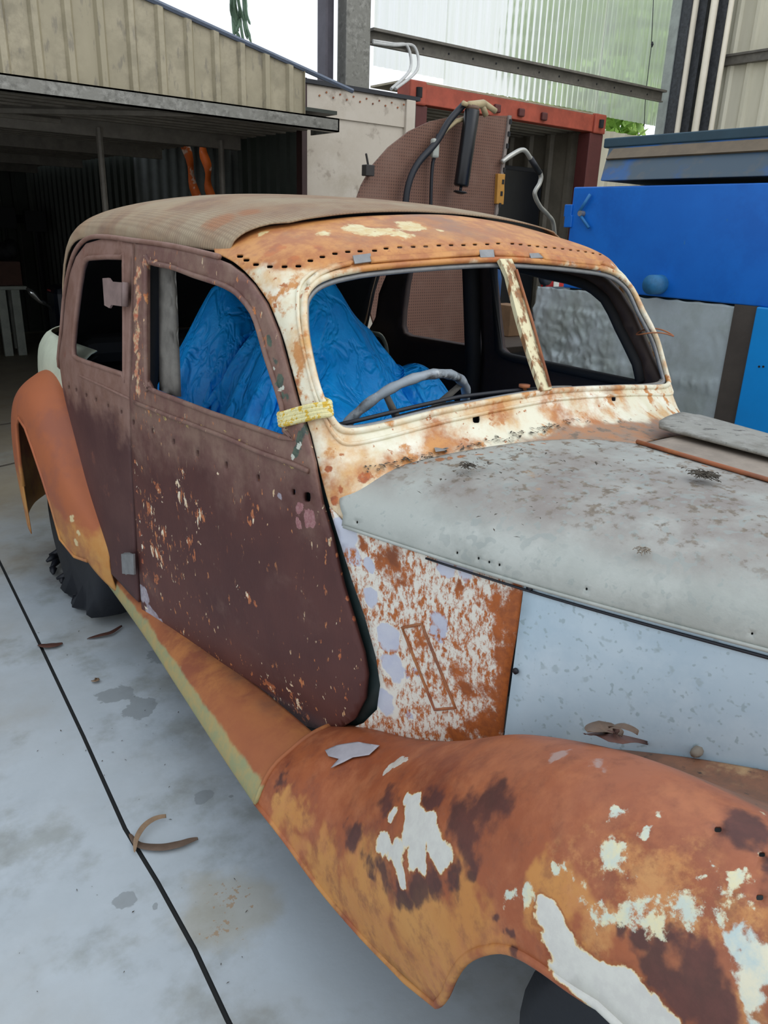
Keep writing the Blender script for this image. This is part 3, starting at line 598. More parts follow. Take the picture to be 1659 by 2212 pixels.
# --- tail below the waist
TU = [(.80, 2.75), (.80, 3.0), (.812, 3.22), (.865, 3.44), (1.05, 3.66), (1.25, 3.82), (1.5, 3.88)]
TU = [np.array(p) for p in TU]+[np.array((3-p[0], p[1])) for p in TU[::-1][1:]]
TV = [(.40, .03), (.6, 0), (.85, 0), (.98, .012), (1.04, .04), (1.075, .09), (1.09, .2)]
def tail(u, v):
    p = cr(TU, u); q = cr([np.array(t) for t in TV], v); d = np.array((1.5, 2.6))-p; d = d/np.linalg.norm(d); p = p+d*q[1]; return (p[0], p[1], q[0])
TAIL = Surf(tail, 0, 12, 0, 6, .2, .12); TAIL.flip = -1
o = panel('boot_panel', TAIL, [(0, 0), (12, 0), (12, 4.9), (0, 4.9)], [], TAILP, car, .04, .004, 0, label='pale green painted tail')
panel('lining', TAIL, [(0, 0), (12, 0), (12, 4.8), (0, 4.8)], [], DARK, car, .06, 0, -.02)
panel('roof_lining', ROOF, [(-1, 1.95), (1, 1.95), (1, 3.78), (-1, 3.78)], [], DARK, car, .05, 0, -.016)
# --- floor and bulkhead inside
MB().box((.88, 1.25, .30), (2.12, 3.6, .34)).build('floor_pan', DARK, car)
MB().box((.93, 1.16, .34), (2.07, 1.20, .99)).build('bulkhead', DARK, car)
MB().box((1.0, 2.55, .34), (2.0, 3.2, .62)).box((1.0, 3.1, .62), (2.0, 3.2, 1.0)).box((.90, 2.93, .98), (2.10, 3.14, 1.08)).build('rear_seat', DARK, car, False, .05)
# --- windscreen fittings
WOODP = Mat('peeling_cream_bar', 'd6cda6', .6); WOODP.layer('9a6b40', '7c5a3a', 30, thr=.52, soft=.05, detail=6, stretch=(1, 1, .3)); WOODP = WOODP.done()
def bar(S, pts, w, mat, parent, name, off=0.0, label=None):
    return panel(name, S, S.px(pts), [], mat, parent, .02, .012, off, None, label, False)
bar(FRONT, [(1072, 566), (1098, 566), (1112, 600), (1185, 846), (1163, 850), (1088, 600)], 0, WOODP, car, 'windscreen_divider', .014, 'peeling cream windscreen divider')
MB().tube([FRONT.P3(x, y, .018) for x, y in ((1105, 590), (1140, 705), (1178, 842))], .0035, 8).build('divider_groove', BRUST, car, True)
MB().tube([FRONT.P3(x, y, -.02) for x, y in ((728, 915), (800, 898), (900, 873), (1000, 850), (1100, 838), (1172, 832))], .005, 8).build('window_rail', RUBBER, car, True)
bar(FRONT, [(1172, 836), (1190, 830), (1240, 829), (1252, 834), (1440, 814), (1447, 820), (1436, 826), (1260, 842), (1172, 850)], 0, GREYWOOD, car, 'window_rail', -.01, 'grey lower window rail')
bar(FRONT, [(865, 888), (985, 856), (1170, 838), (1170, 848), (985, 876), (868, 903)], 0, DARK, car, 'lower_window_strip', -.03)
p = FRONT.P3(1143, 834, -.02); MB().tube([p-np.array((0, 0, .012)), p+np.array((0, 0, .006)), p+np.array((0, 0, .0065)), p+np.array((0, 0, .013))], [.007, .007, .014, .014], 14).build('dash_knob', BRUST, car, True)
for a in (((760, 558), (798, 553), (800, 570), (764, 575)), ((1031, 545), (1062, 544), (1064, 560), (1034, 561)), ((1138, 552), (1158, 551), (1170, 561), (1142, 562))):
    panel('header_gap_plate', FRONT, FRONT.px(a), [], BARE, car, .02, .003, .009, None, 'grey plate added for a gap in the header lip', False)  # grey plates added to stand for gaps between the lip sections
# header lip sections
for a in (((668, 622), (690, 600), (722, 585), (757, 576), (757, 568), (718, 576), (684, 592), (662, 614)), ((800, 572), (1031, 555), (1031, 544), (797, 560)), ((1065, 556), (1138, 560), (1138, 550), (1063, 545)), ((1172, 565), (1290, 578), (1300, 568), (1160, 552))):
    panel('header_lip', FRONT, FRONT.px(a), [], CREAM, car, .012, .008, .010)
# --- steering wheel
c0 = np.array((1.29, 1.56, 1.0)); nrm = Vector((0, .80, .60)); MW = frame(c0, nrm)
m = Mat('worn_steering_wheel', '9aa3aa', .5); m.layer('4a4744', None, 6, thr=.55, soft=.05); m.layer('c0c6c8', None, 25, thr=.6, soft=.05); m.bump(m.noise(40, 3), .4, .004); SW = m.done()
sw = MB(); R_ = .205
ring = [MW @ Vector((R_*math.cos(a), R_*math.sin(a), 0)) for a in [2*PI*k/64 for k in range(64)]]
sw.tube(ring, [.0125+.0015*math.sin(k*2.0) for k in range(64)], 12, True)
swo = sw.build('steering_wheel', SW, car, True)
for a in (50, 130, 230, 310):
    a = math.radians(a); MB().tube([MW @ Vector((.03*math.cos(a), .03*math.sin(a), -.02)), MW @ Vector((R_*math.cos(a), R_*math.sin(a), 0))], [.012, .008], 8).build('spoke', GREYWOOD, swo, True)
MB().lathe([(.0, -.03), (.04, -.03), (.045, 0), (.03, .015), (0, .018)], MW, 24).build('hub', RUBBER, swo, True)
MB().tube([c0-np.array(nrm)*.02, c0-np.array(nrm)*.02+np.array((0, -.35, -.27))], .018, 12).build('steering_column', RUBBER, swo, True)
# --- wings, running board, wheels
arch = WING.px([(940, 2172), (958, 2152), (975, 2112), (1000, 2075), (1035, 2056), (1080, 2050), (1120, 2062), (1170, 2092), (1230, 2135), (1290, 2172)])
wo_ = [(1.27, 0), (1.27, 7), (1.0, 7)]+[(.8, 7)]+arch+[(.2, 5.35), (.08, 5.4), (-.05, 5.7), (-.12, 6.3), (-.15, 7), (-.5, 7), (-.5, 0)]
wh_ = [rect_hole(WING, x, y, a, a*.85) for x, y, a in ((1551, 1791, 8), (1646, 1845, 7), (1641, 1938, 8))]
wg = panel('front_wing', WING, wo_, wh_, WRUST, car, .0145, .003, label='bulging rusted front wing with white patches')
rimc = [(y, 7) for y in np.linspace(1.27, .72, 14)]+loopc(arch, 3, False)+[(.2, 5.35), (.08, 5.4), (-.05, 5.7), (-.12, 6.3), (-.15, 7)]
bead(WING, rimc, .008, WRUST, wg, 'wing_edge', False, -.004)
MW_ = mirror(WING); panel('front_wing', MW_, wo_, [], WRUST, car, .03, .003)
MR_ = mirror(RWING)
ra = RWING.px([(50, 1050), (42, 1000), (37, 950), (35, 915), (40, 903), (54, 925), (70, 970), (92, 1035), (112, 1100), (130, 1165), (160, 1202), (188, 1212)])
ro = [(2.46, 0), (3.66, 0), (3.66, 4), (ra[0][0]+.05, 4)]+ra+[(2.46, 4)]
rg = panel('rear_wing', RWING, ro, [], RRUST, car, .02, .004, label='orange rusted rear wing')
bead(RWING, ra, .007, RRUST, rg, 'wing_edge', False, -.002)
panel('rear_wing', MR_, ro, [], RRUST, car, .03, .004)
RB = [[np.array(p) for p in c] for c in (
 [(.84, 1.26, .372), (.80, 1.26, .372), (.74, 1.26, .35), (.69, 1.26, .315), (.668, 1.26, .27), (.675, 1.26, .24)],
 [(.84, 1.50, .36), (.80, 1.50, .36), (.75, 1.50, .345), (.71, 1.50, .315), (.69, 1.50, .27), (.697, 1.50, .24)],
 [(.83, 1.80, .345), (.80, 1.80, .345), (.765, 1.80, .335), (.735, 1.80, .315), (.718, 1.80, .275), (.724, 1.80, .25)],
 [(.83, 2.20, .335), (.805, 2.20, .335), (.785, 2.20, .325), (.768, 2.20, .31), (.758, 2.20, .28), (.763, 2.20, .255)],
 [(.83, 2.70, .335), (.815, 2.70, .33), (.805, 2.70, .32), (.80, 2.70, .31), (.797, 2.70, .28), (.80, 2.70, .26)])]
RBS = Surf(lambda u, v: cr([cr(c, v) for c in RB], u), 0, 4, 0, 5, .35, .04)
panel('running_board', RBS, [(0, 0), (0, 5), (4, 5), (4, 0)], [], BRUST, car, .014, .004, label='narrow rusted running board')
RBM = mirror(RBS); panel('running_board', RBM, [(0, 0), (0, 5), (4, 5), (4, 0)], [], BRUST, car, .03, .004)
MB().tube([WING.pt(1.265, t, .001) for t in np.linspace(0, 7, 20)], .006, 8).build('wing_seam', BRUST, car, True, 0, 'pale seam between wing and running board')
MB().tube([SIDE.pt(y, .34+.03*max(0, (2.2-y)), -.035) for y in np.linspace(1.28, 2.1, 12)], .02, 8).build('sill', JAMB, car, True)
def wheel(cx, cy, flat, out):
    MWh = frame((cx, cy, .335), (out, 0, 0), (0, 1, 0)); t = MB()
    prof = [(.22, -.075), (.30, -.08), (.335, -.06), (.345, 0), (.335, .06), (.30, .08), (.22, .075)]
    t.lathe(prof, MWh, 40)
    if flat:
        V = []
        for v in t.V:
            x, y, z = v
            if z < .12: x = cx+(x-cx)*(1+(.12-z)*3.5)-out*0+.02*math.sin(y*40); z = .012+max(0, z+.01)*.35
            V.append((x, y, max(z, .004)))
        t.V = V
    w = t.build('wheel', RUBBER, car, True)
    MB().lathe([(.23, .03), (.215, .06), (.20, .03), (.13, .02), (.09, .05), (.05, .06), (.0, .062)], MWh, 32).build('wheel_rim', WHEELG, w, True)
wheel(.80, .2, False, -1); wheel(.87, 2.98, True, -1); wheel(2.2, .2, False, 1); wheel(2.13, 2.98, False, 1)
MB().tube([(.8, .2, .33), (2.2, .2, .33)], .03, 10).tube([(.87, 2.98, .3), (2.13, 2.98, .33)], .04, 10).box((1.0, -.4, .42), (1.08, 3.3, .50)).box((1.92, -.4, .42), (2.0, 3.3, .50)).build('chassis', DARKM, car)
# engine bay bottom so that nothing shows through beside the bonnet
MB().box((1.33, -.4, .62), (1.67, .9, .9)).build('engine', DARKM, car, False, .04)

# ================================================================== tarpaulin heaped inside the car
m = Mat('blue_tarpaulin', '0a9cf2', .45, spec=.4); m.layer('058ee6', '12abff', 6, thr=.5, soft=.2)
m.bump(m.math('MULTIPLY', m.math('SINE', m.math('MULTIPLY', m.axis(2, 0, .004), 6.28)), 1.0), .12, .001); m.bump(m.noise(30, 6, .7), .5, .006); r1 = m.math('ABSOLUTE', m.math('SUBTRACT', m.noise(9, 3, .5, (1.4, 1.4, .7), .6), .5)); m.bump(m.smooth(r1, 0, .10), .55, .012)
TARP = m.done()
def ridged(p): return 1-2*abs(noise.noise(p))
# cloth draped over the lumps on the seats: a small position based solver
def hump(x, y, cx, cy, rx, ry, h, p): return h*(1-np.hypot((x-cx)/rx, (y-cy)/ry)**p)
def lumps(x, y):
    v = np.array([hump(x, y, 1.31, 2.02, .46, .50, .87, 1.2), hump(x, y, 1.22, 2.40, .38, .56, .82, 1.15), hump(x, y, 1.64, 1.92, .30, .32, .54, 1.8), hump(x, y, 1.18, 1.74, .30, .26, .50, 2.0), hump(x, y, 1.42, 1.72, .30, .25, .44, 2.0), hump(x, y, 1.48, 1.98, .2, .3, .66, 1.5)])
    m_ = v.max(0); z = np.maximum(.5, .55+m_+.02*np.log(np.exp((v-m_)/.02).sum(0)))
    z = np.where(x < .905, np.maximum(z, .3+(.905-x)*14), z); z = np.where(x > 2.03, np.maximum(z, .3+(x-2.03)*14), z)
    return np.where(y < 1.50, np.maximum(z, .45+(1.50-y)*7), z)
def drape():
    nx, ny, wx, wy = 116, 136, 2.35, 2.95
    u, v = np.meshgrid(np.linspace(0, 1, nx), np.linspace(0, 1, ny), indexing='ij')
    z = 1.60+.10*np.sin(u*27+3*np.sin(v*5)+1.3*np.sin(v*11+1))+.09*np.sin(v*22+3*np.sin(u*6+1))+.05*np.sin(u*13+v*17)+.03*np.sin(u*41-v*29)
    P = np.stack([.93+u*1.04, 1.52+v*1.22, z], -1); Q = P.copy(); g = np.array((0, 0, -9.8*(1/60)**2*.5))
    lx, ly = wx/(nx-1), wy/(ny-1); ld = math.hypot(lx, ly)
    def pull(A, B, L, k):
        d = B-A; n = np.sqrt((d*d).sum(-1, keepdims=True))+1e-9; c = d*((n-L)/n*.5*k); A += c; B -= c
    e = 1e-3
    for step in range(105):
        V_ = (P-Q)*.97; Q = P.copy(); P = P+V_+g
        for it in range(8):
            for s in (0, 1):
                n = (nx-s)//2; pull(P[s:s+2*n:2], P[s+1:s+1+2*n:2], lx, 1.0)
                n = (ny-s)//2; pull(P[:, s:s+2*n:2], P[:, s+1:s+1+2*n:2], ly, 1.0)
            for s in (0, 1):
                n = (nx-s)//2; pull(P[s:s+2*n:2, :-1], P[s+1:s+1+2*n:2, 1:], ld, .6); pull(P[s:s+2*n:2, 1:], P[s+1:s+1+2*n:2, :-1], ld, .6)
            if it % 3 == 0:
                for s in (0, 1, 2, 3):
                    n = (nx-s)//4; pull(P[s:s+4*n:4][:n], P[s+2:s+2+4*n:4][:n], 2*lx, .22) if n else 0
                    n = (ny-s)//4; pull(P[:, s:s+4*n:4][:, :n], P[:, s+2:s+2+4*n:4][:, :n], 2*ly, .22) if n else 0
            x, y = P[..., 0], P[..., 1]; h = lumps(x, y)+.006; pen = h-P[..., 2]; hit = pen > 0
            if hit.any():
                hx = (lumps(x+e, y)-h+.006)/e; hy = (lumps(x, y+e)-h+.006)/e; k = pen/(1+hx*hx+hy*hy)
                k = np.where(hit, k, 0); P[..., 0] -= hx*k; P[..., 1] -= hy*k; P[..., 2] += k
                w = np.where(hit, .8, 0)[..., None]; Q = Q*(1-w)+P*w   # friction
            P[..., 2] = np.minimum(P[..., 2], 1.41)
    return P
TQ = drape(); TN = TQ.shape[:2]
TV_ = TQ.reshape(-1, 3); TF = [(i*TN[1]+j, (i+1)*TN[1]+j, (i+1)*TN[1]+j+1, i*TN[1]+j+1) for i in range(TN[0]-1) for j in range(TN[1]-1)]
o = mesh('tarpaulin', TV_, TF, TARP, None, True, .0015); sb = o.modifiers.new('smooth', 'SUBSURF'); sb.levels = 1; sb.render_levels = 2
tag(o, 'crumpled bright blue tarpaulin heaped over the front seats inside the car', 'tarpaulin')

# ================================================================== floor
m = Mat('concrete', 'b2bbbf', .62, spec=.35); m.layer('bcc5ca', 'a7b0b5', 1.6, thr=.5, soft=.2, detail=8)
m.layer('979c98', '8c908c', 3.2, thr=.57, soft=.08, detail=8, op=.75)
m.layer('978a70', '8c7f68', 1.2, thr=.40, soft=.25, detail=6, add=m.math('MULTIPLY_ADD', m.axis(1, 2.2, 6.0), .5, -.28), op=.85)
def fb(px, py, r): p = at(px, py, 2, 0.0); return (p, r*proj(p)[2]/F)
m.layer('858b8c', None, 14, blobs=[fb(268, 1940, 26), (at(330, 1955, 2, 0), .012), fb(440, 1720, 22), fb(500, 1100+620, 10), fb(300, 1530, 40), fb(250, 1500, 40), fb(360, 1420, 40)], amp=.7, thr=.2, soft=.05, op=.7)
m.layer('9a7752', 'a56b3c', 60, blobs=[fb(500, 1940, 70), fb(480, 2010, 50)], amp=2.2, thr=1.0, soft=.08, detail=5, op=.85)
m.layer('a39c86', None, 5, blobs=[fb(500, 1960, 110)], amp=.8, thr=.2, soft=.3, op=.5)
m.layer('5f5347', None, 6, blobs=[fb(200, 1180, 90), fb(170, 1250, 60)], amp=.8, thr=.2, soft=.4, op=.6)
m.bump(m.noise(40, 6, .7), .2, .002); m.bump(m.noise(5, 4), .15, .01); CONC = m.done()
gpts = [at(x, y, 2, 0.0)[:2] for x, y in ((0, 1215), (90, 1400), (180, 1590), (270, 1790), (340, 1905), (420, 2050), (490, 2200))]
gd = gpts[0]-gpts[2]; gd /= np.linalg.norm(gd); g_far = gpts[0]+gd*9; gn = gpts[-1]-gpts[-3]; gn /= np.linalg.norm(gn); g_near = gpts[-1]+gn*4
line = [g_far]+gpts+[g_near]
fl = MB()
for side in (0, 1):
    e = 14 if side else -6; k = .0055*(1 if side else -1)
    for a, b in zip(line[:-1], line[1:]):
        fl.add([(a[0]+k, a[1], 0), (b[0]+k, b[1], 0), (e, b[1], 0), (e, a[1], 0)], [(0, 1, 2, 3) if side else (3, 2, 1, 0)])
fl.box((-6, -4, -.06), (14, 16, -.02))
o = fl.build('floor', CONC); tag(o, kind='structure')
gr = MB()
for a, b in zip(line[:-1], line[1:]): gr.add([(a[0]-.008, a[1], -.008), (b[0]-.008, b[1], -.008), (b[0]+.008, b[1], -.008), (a[0]+.008, a[1], -.008)], [(0, 1, 2, 3)])
tag(gr.build('trim_1', plain('joint_dirt', '2a2c2c', .9)), kind='structure')
gr = MB()
for (x0, y0), (x1, y1) in (((0, 918), (34, 913)), ((0, 1008), (60, 994))):
    a = at(x0, y0, 2, .002); b = at(x1, y1, 2, .002); d = (b-a)/np.linalg.norm(b-a); a2 = a-d*4; b2 = b+d*3
    gr.tube([a2, b2], .006, 4)
tag(gr.build('trim_2', plain('joint_dirt_2', '4a443c', .9)), kind='structure')

# ================================================================== shed
m = Mat('beige_sheet', '968d74', .5); m.layer('857d67', 'a59b82', 3, thr=.5, soft=.15, stretch=(1, 1, .15), detail=7); m.layer('6a6458', None, 26, thr=.62, soft=.06, stretch=(1, 1, .3), op=.6); SHEET = m.done()
m = Mat('cream_sheet', 'dcd6c0', .5); m.layer('c8c2aa', None, 3, thr=.5, soft=.2, stretch=(1, 1, .2)); CSHEET = m.done()
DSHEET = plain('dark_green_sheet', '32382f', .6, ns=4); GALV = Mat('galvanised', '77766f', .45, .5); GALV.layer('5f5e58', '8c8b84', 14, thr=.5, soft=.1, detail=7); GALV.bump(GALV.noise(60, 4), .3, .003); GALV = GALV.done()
GALVD = plain('dull_galvanised', '6a655c', .6, .2, 12, .35)
ty_ = 4.34
ta = at(310, 0, 1, ty_); tb = at(655, 155, 1, ty_); slope = (tb[2]-ta[2])/(tb[0]-ta[0])
x0w = -1.2; V, Fc = corrug((x0w, ty_, 0), (1, 0, 0), (0, -1, 0), tb[0]-x0w, 2.06, 2, .155, .022, lambda a: ta[2]+slope*((x0w+a)-ta[0]))
o = mesh('wall_back', V, Fc, SHEET, None, False, .003, 1); tag(o, kind='structure')
MB().tube([(x0w, ty_-.01, ta[2]+slope*(x0w-ta[0])+.012), (tb[0]+.35, ty_-.01, tb[2]+slope*.35+.012)], .014, 6).build('trim_3', plain('blue_capping', '5a6474', .5)).__setitem__('kind', 'structure')
# platform with galvanised edge beam and ribbed deck
b0_ = at(0, 168, 2, 2.1); b1_ = at(733, 277, 2, 2.1); yb = 4.2; xe_ = at(733, 277, 1, yb)[0]
bz = [at(0, 148, 1, 4.2), at(0, 183, 1, 4.2), at(733, 262, 1, 4.2), at(733, 289, 1, 4.2)]; print('BEAM', bz)
pf = thing('storage_platform', 'galvanised overhead platform with ribbed deck across the dark bay at the left', 'platform', (1.0, yb, 0))
MB().box((-1.6, yb, 2.035), (xe_, yb+.012, 2.108)).box((-1.6, yb, 2.035), (xe_, yb+.06, 2.043)).box((-1.6, yb, 2.10), (xe_, yb+.06, 2.108)).box((xe_-.01, yb, 2.035), (xe_, yb+.3, 2.108)).build('edge_beam', GALV, pf, False, 0, 'mottled galvanised edge beam')
V = []; Fc = []; n_ = 0; y = yb+.03
while y < 11.3:
    for dy, z in ((0, 2.06), (.05, 2.06), (.065, 2.085), (.115, 2.085), (.13, 2.06)): V += [(-1.6, y+dy, z), (xe_-.04, y+dy, z)]
    y += .13
Fc = [(2*i, 2*i+2, 2*i+3, 2*i+1) for i in range(len(V)//2-1)]
mesh('ribbed_deck', V, Fc, GALVD, pf, False, .003)
for a, b in (((-.2, 4.25), (1.05, 5.2)), ((1.05, 5.2), (2.0, 4.25)), ((1.05, 5.2), (1.6, 5.25))): MB().tube([(a[0], a[1], 2.05), (b[0], b[1], 2.05)], .025, 6).build('brace', GALVD, pf)
for yy in (5.25, 6.6, 8.6, 10.2): MB().box((-1.6, yy, 1.98), (xe_-.1, yy+.05, 2.08)).build('joist', GALVD, pf)
pp_ = at(222, 380, 1, 5.25)
MB().tube([(pp_[0], 5.25, 0), (pp_[0], 5.25, 2.03)], .02, 8).build('upright', GALVD, pf)
MB().tube([(xe_-.25, 5.25, 0), (xe_-.25, 5.25, 2.03)], .02, 8).build('upright', GALVD, pf)
# the bay behind: back and side walls, deck above closes it
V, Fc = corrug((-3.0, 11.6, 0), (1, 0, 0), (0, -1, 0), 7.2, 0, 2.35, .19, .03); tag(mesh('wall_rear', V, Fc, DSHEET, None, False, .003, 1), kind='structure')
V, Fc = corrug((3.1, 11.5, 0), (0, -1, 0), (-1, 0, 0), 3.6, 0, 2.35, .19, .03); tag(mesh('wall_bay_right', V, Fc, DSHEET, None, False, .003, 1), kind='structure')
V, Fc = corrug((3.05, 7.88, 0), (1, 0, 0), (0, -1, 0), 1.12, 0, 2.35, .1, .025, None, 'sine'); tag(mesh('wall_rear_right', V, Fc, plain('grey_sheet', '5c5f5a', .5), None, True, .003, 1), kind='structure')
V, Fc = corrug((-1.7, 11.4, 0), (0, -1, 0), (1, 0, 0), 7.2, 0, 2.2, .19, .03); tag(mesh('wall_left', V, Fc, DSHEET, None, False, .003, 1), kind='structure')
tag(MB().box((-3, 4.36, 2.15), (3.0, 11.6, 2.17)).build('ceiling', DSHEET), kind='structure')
tag(MB().box((3.0, 5.15, 2.42), (4.2, 11.6, 2.44)).build('bay_shade_slab', DSHEET), kind='structure')  # unseen ceiling slab, added to keep light out of the bay
V, Fc = corrug((6.76, 5.42, 0), (1, 0, 0), (0, -1, 0), 1.2, 0, 2.50, .19, .03); tag(mesh('wall_back_right', V, Fc, CSHEET, None, False, .003, 1), kind='structure')
V, Fc = corrug((4.2, 5.05, 0), (0, 1, 0), (-1, 0, 0), 2.95, 0, 2.38, .19, .03); tag(mesh('wall_right_inner', V, Fc, DSHEET, None, False, .003, 1), kind='structure')
# cream panel of a box body
m = Mat('chalky_pink_panel', 'bdb3a4', .6); m.layer('b0a594', 'c5bcae', 2, thr=.5, soft=.2); m.layer('8d8072', None, 7, thr=.62, soft=.05, detail=8, op=.6); PINK = m.done()
yp = 4.78; x0p = at(660, 300, 1, yp)[0]; x1p = at(890, 300, 1, yp)[0]
bx = thing('box_body', 'chalky pink metal box body just left of the red container', 'box body', ((x0p+x1p)/2, 5, 0))
MB().box((x0p, yp, .1), (x1p-.06, yp+.02, 2.37)).build('side_panel', PINK, bx)
MB().box((x0p, yp-.012, 2.19), (x1p-.06, yp, 2.36)).build('top_band', PINK, bx)
MB().box((x1p-.085, yp-.03, .1), (x1p, yp+.08, 2.37)).build('corner_post', PINK, bx, False, .006)
MB().box((x0p-.04, yp-.02, .1), (x0p, yp+.05, 2.40)).build('corner_strip', plain('dark_red_strip', '3a2422', .6), bx)
MB().box((x0p-.04, yp-.03, 2.37), (x1p+.04, yp+.18, 2.395)).build('roof_flashing', plain('black_flashing', '22242a', .6), bx)
for i in range(14):
    xx = x0p+.1+i*(x1p-x0p-.2)/13; zz = 2.335 if i % 2 else 2.31
    MB().tube([(xx, yp-.018, zz), (xx, yp-.012, zz)], .006, 8).build('rivet', BRUST, bx)
# ---------------- container
RED = plain('red_oxide', 'b0503a', .6, ns=6, amt=.35); REDD = plain('dark_red_oxide', '5c2a26', .65, ns=6); CIN = plain('container_inside', '8a8272', .6, ns=4, amt=.3)
cx0, cx1, cy = 4.28, 6.74, 5.24
ct = thing('shipping_container', 'open shipping container with a red header beam and corner castings behind the car', 'container', (5.5, cy, 0))
def cast(x):
    b = MB(); b.box((x, cy-.02, 2.43), (x+.17, cy+.15, 2.60)); o = b.build('corner_casting', RED, ct, False, .012)
    MB().tube([(x+.085, cy-.024, 2.48+k*.01) for k in range(8)], .027, 12).build('casting_hole', DARK, o)
cast(cx0); cast(cx1-.17)
MB().box((cx0+.17, cy, 2.44), (cx1-.17, cy+.10, 2.585)).build('header_beam', RED, ct, False, .006, 'red header beam')
for x in (5.25, 5.55, 5.85): MB().box((x-.035, cy-.03, 2.465), (x+.035, cy, 2.53)).build('bracket', REDD, ct, False, .01)
for x in (cx0, cx1-.2): MB().box((x, cy, .05), (x+.2, cy+.14, 2.43)).build('corner_post', REDD, ct, False, .006)
V, Fc = corrug((cx0+.05, cy+.1, 0), (0, 1, 0), (1, 0, 0), 5.9, .1, 2.49, .28, .036); mesh('side_wall', V, Fc, CIN, ct, False, .003)
V, Fc = corrug((cx1-.05, cy+.1, 0), (0, 1, 0), (-1, 0, 0), 5.9, .1, 2.49, .28, .036); mesh('side_wall', V, Fc, CIN, ct, False, .003)
V, Fc = corrug((cx0, cy+6, 0), (1, 0, 0), (0, -1, 0), 2.46, .1, 2.5, .28, .036); mesh('end_wall', V, Fc, CIN, ct, False, .003)
V = []; y = cy+.1
while y < cy+6:
    for dy, z in ((0, 2.46), (.06, 2.46), (.08, 2.49), (.13, 2.49), (.15, 2.46)): V += [(cx0, y+dy, z), (cx1, y+dy, z)]
    y += .15
mesh('roof_panel', V, [(2*i, 2*i+2, 2*i+3, 2*i+1) for i in range(len(V)//2-1)], CIN, ct, False, .003)
MB().box((cx0, cy, .05), (cx1, cy+6, .12)).build('floor_board', DARKM, ct)
MB().box((cx0, cy+.02, 2.59), (cx1+.02, cy+.5, 2.605)).build('roof_sheet_edge', plain('chipped_white', 'b3a88e', .7), ct)
a = at(1100, 300, 1, 5.7); b = at(1165, 460, 1, 5.7)
cab = thing('black_cabinet', 'tall black cabinet standing inside the red container', 'cabinet', ((a[0]+b[0])/2, 5.9, .12))
MB().box((a[0]-.3, 5.7, .12), (b[0], 6.2, 2.12)).build('body', DARK, cab, False, .01); MB().box((a[0]-.27, 5.68, .16), (b[0]-.03, 5.70, 2.08)).build('door', BLACKP, cab, False, .004)
# ---------------- steel posts, rails and clear sheeting
def post(px0, px1, py, yy, z0, z1, name, label, mat, d=.1):
    xa = at(px0, py, 1, yy)[0]; xb = at(px1, py, 1, yy)[0]
    return tag(MB().box((xa, yy, z0), (xb, yy+d, z1)).build(name, mat, None, False, .004), label, 'post')
post(748, 800, 90, 5.0, 0, 3.6, 'square_steel_post', 'thick mottled galvanised square post above the pink box body', GALV, .11)
xa = at(703, 90, 1, 5.1)[0]; xb = at(724, 90, 1, 5.1)[0]
tag(MB().box((xa, 5.1, 0), (xa+.02, 5.2, 3.6)).box((xa+.02, 5.12, 0), (xb, 5.14, 3.6)).build('channel_post', plain('dark_channel', '55525a', .5, .3)), 'slim dark steel channel left of the thick square post', 'post')
yr = 5.12; ra_ = at(798, 78, 1, yr); rb_ = at(1430, 208, 1, yr)
rl = thing('wall_girt', 'long galvanised rail with bolt holes across the clear sheeting', 'rail', tuple((ra_+rb_)/2))
dv = rb_-ra_; gm = MB()
def rbx(z0, z1, y0, y1): gm.add([(ra_[0], y0, ra_[2]+z0), (rb_[0], y0, rb_[2]+z0), (rb_[0], y1, rb_[2]+z0), (ra_[0], y1, ra_[2]+z0), (ra_[0], y0, ra_[2]+z1), (rb_[0], y0, rb_[2]+z1), (rb_[0], y1, rb_[2]+z1), (ra_[0], y1, ra_[2]+z1)], [(0, 3, 2, 1), (4, 5, 6, 7), (0, 1, 5, 4), (1, 2, 6, 5), (2, 3, 7, 6), (3, 0, 4, 7)])
rbx(-.052, .03, 0+yr, yr+.008); rbx(.03, .048, yr-.05, yr+.01); rbx(-.055, -.045, yr-.02, yr+.01)
gm.build('rail_section', GALVD, rl)
for k in range(12):
    p = ra_+dv*(.14+k*.072); MB().tube([p+np.array((0, -.004, -.01)), p+np.array((0, 0, -.01))], .008, 8).build('bolt_hole', DARK, rl)
for dx in (0, .07):
    q = at(880+dx*200, 100, 1, yr-.03); q2 = at(845+dx*130, 192, 1, yr-.25)
    path = loopc([at(805, 88+dx*60, 1, yr-.02), at(850, 95+dx*40, 1, yr-.03), tuple(q), at(886+dx*220, 150, 1, yr-.1), tuple(q2)], 6, False)
    tag(MB().tube(path, .011, 8).build('electrical_cable', plain('white_cable_%d' % (dx*100), 'c8c8c4', .5)), ['pale cable looping down from the rail, nearer the square post', 'pale cable looping down from the rail, farther from the square post'][int(dx > 0)], 'cable', None)
m = bpy.data.materials.new('clear_sheet'); m.use_nodes = True; nt = m.node_tree; nt.nodes.clear()
no = nt.nodes.new('ShaderNodeOutputMaterial'); mxs = nt.nodes.new('ShaderNodeMixShader'); trl = nt.nodes.new('ShaderNodeBsdfTranslucent'); rf = nt.nodes.new('ShaderNodeBsdfRefraction')
rf.inputs['Roughness'].default_value = .22; rf.inputs['IOR'].default_value = 1.12; rf.inputs['Color'].default_value = (.97, .98, .95, 1)
tcn = nt.nodes.new('ShaderNodeTexCoord'); mp_ = nt.nodes.new('ShaderNodeMapping'); mp_.inputs['Scale'].default_value = (9, 1, .25); nz = nt.nodes.new('ShaderNodeTexNoise'); nz.inputs['Scale'].default_value = 3; nz.inputs['Detail'].default_value = 6
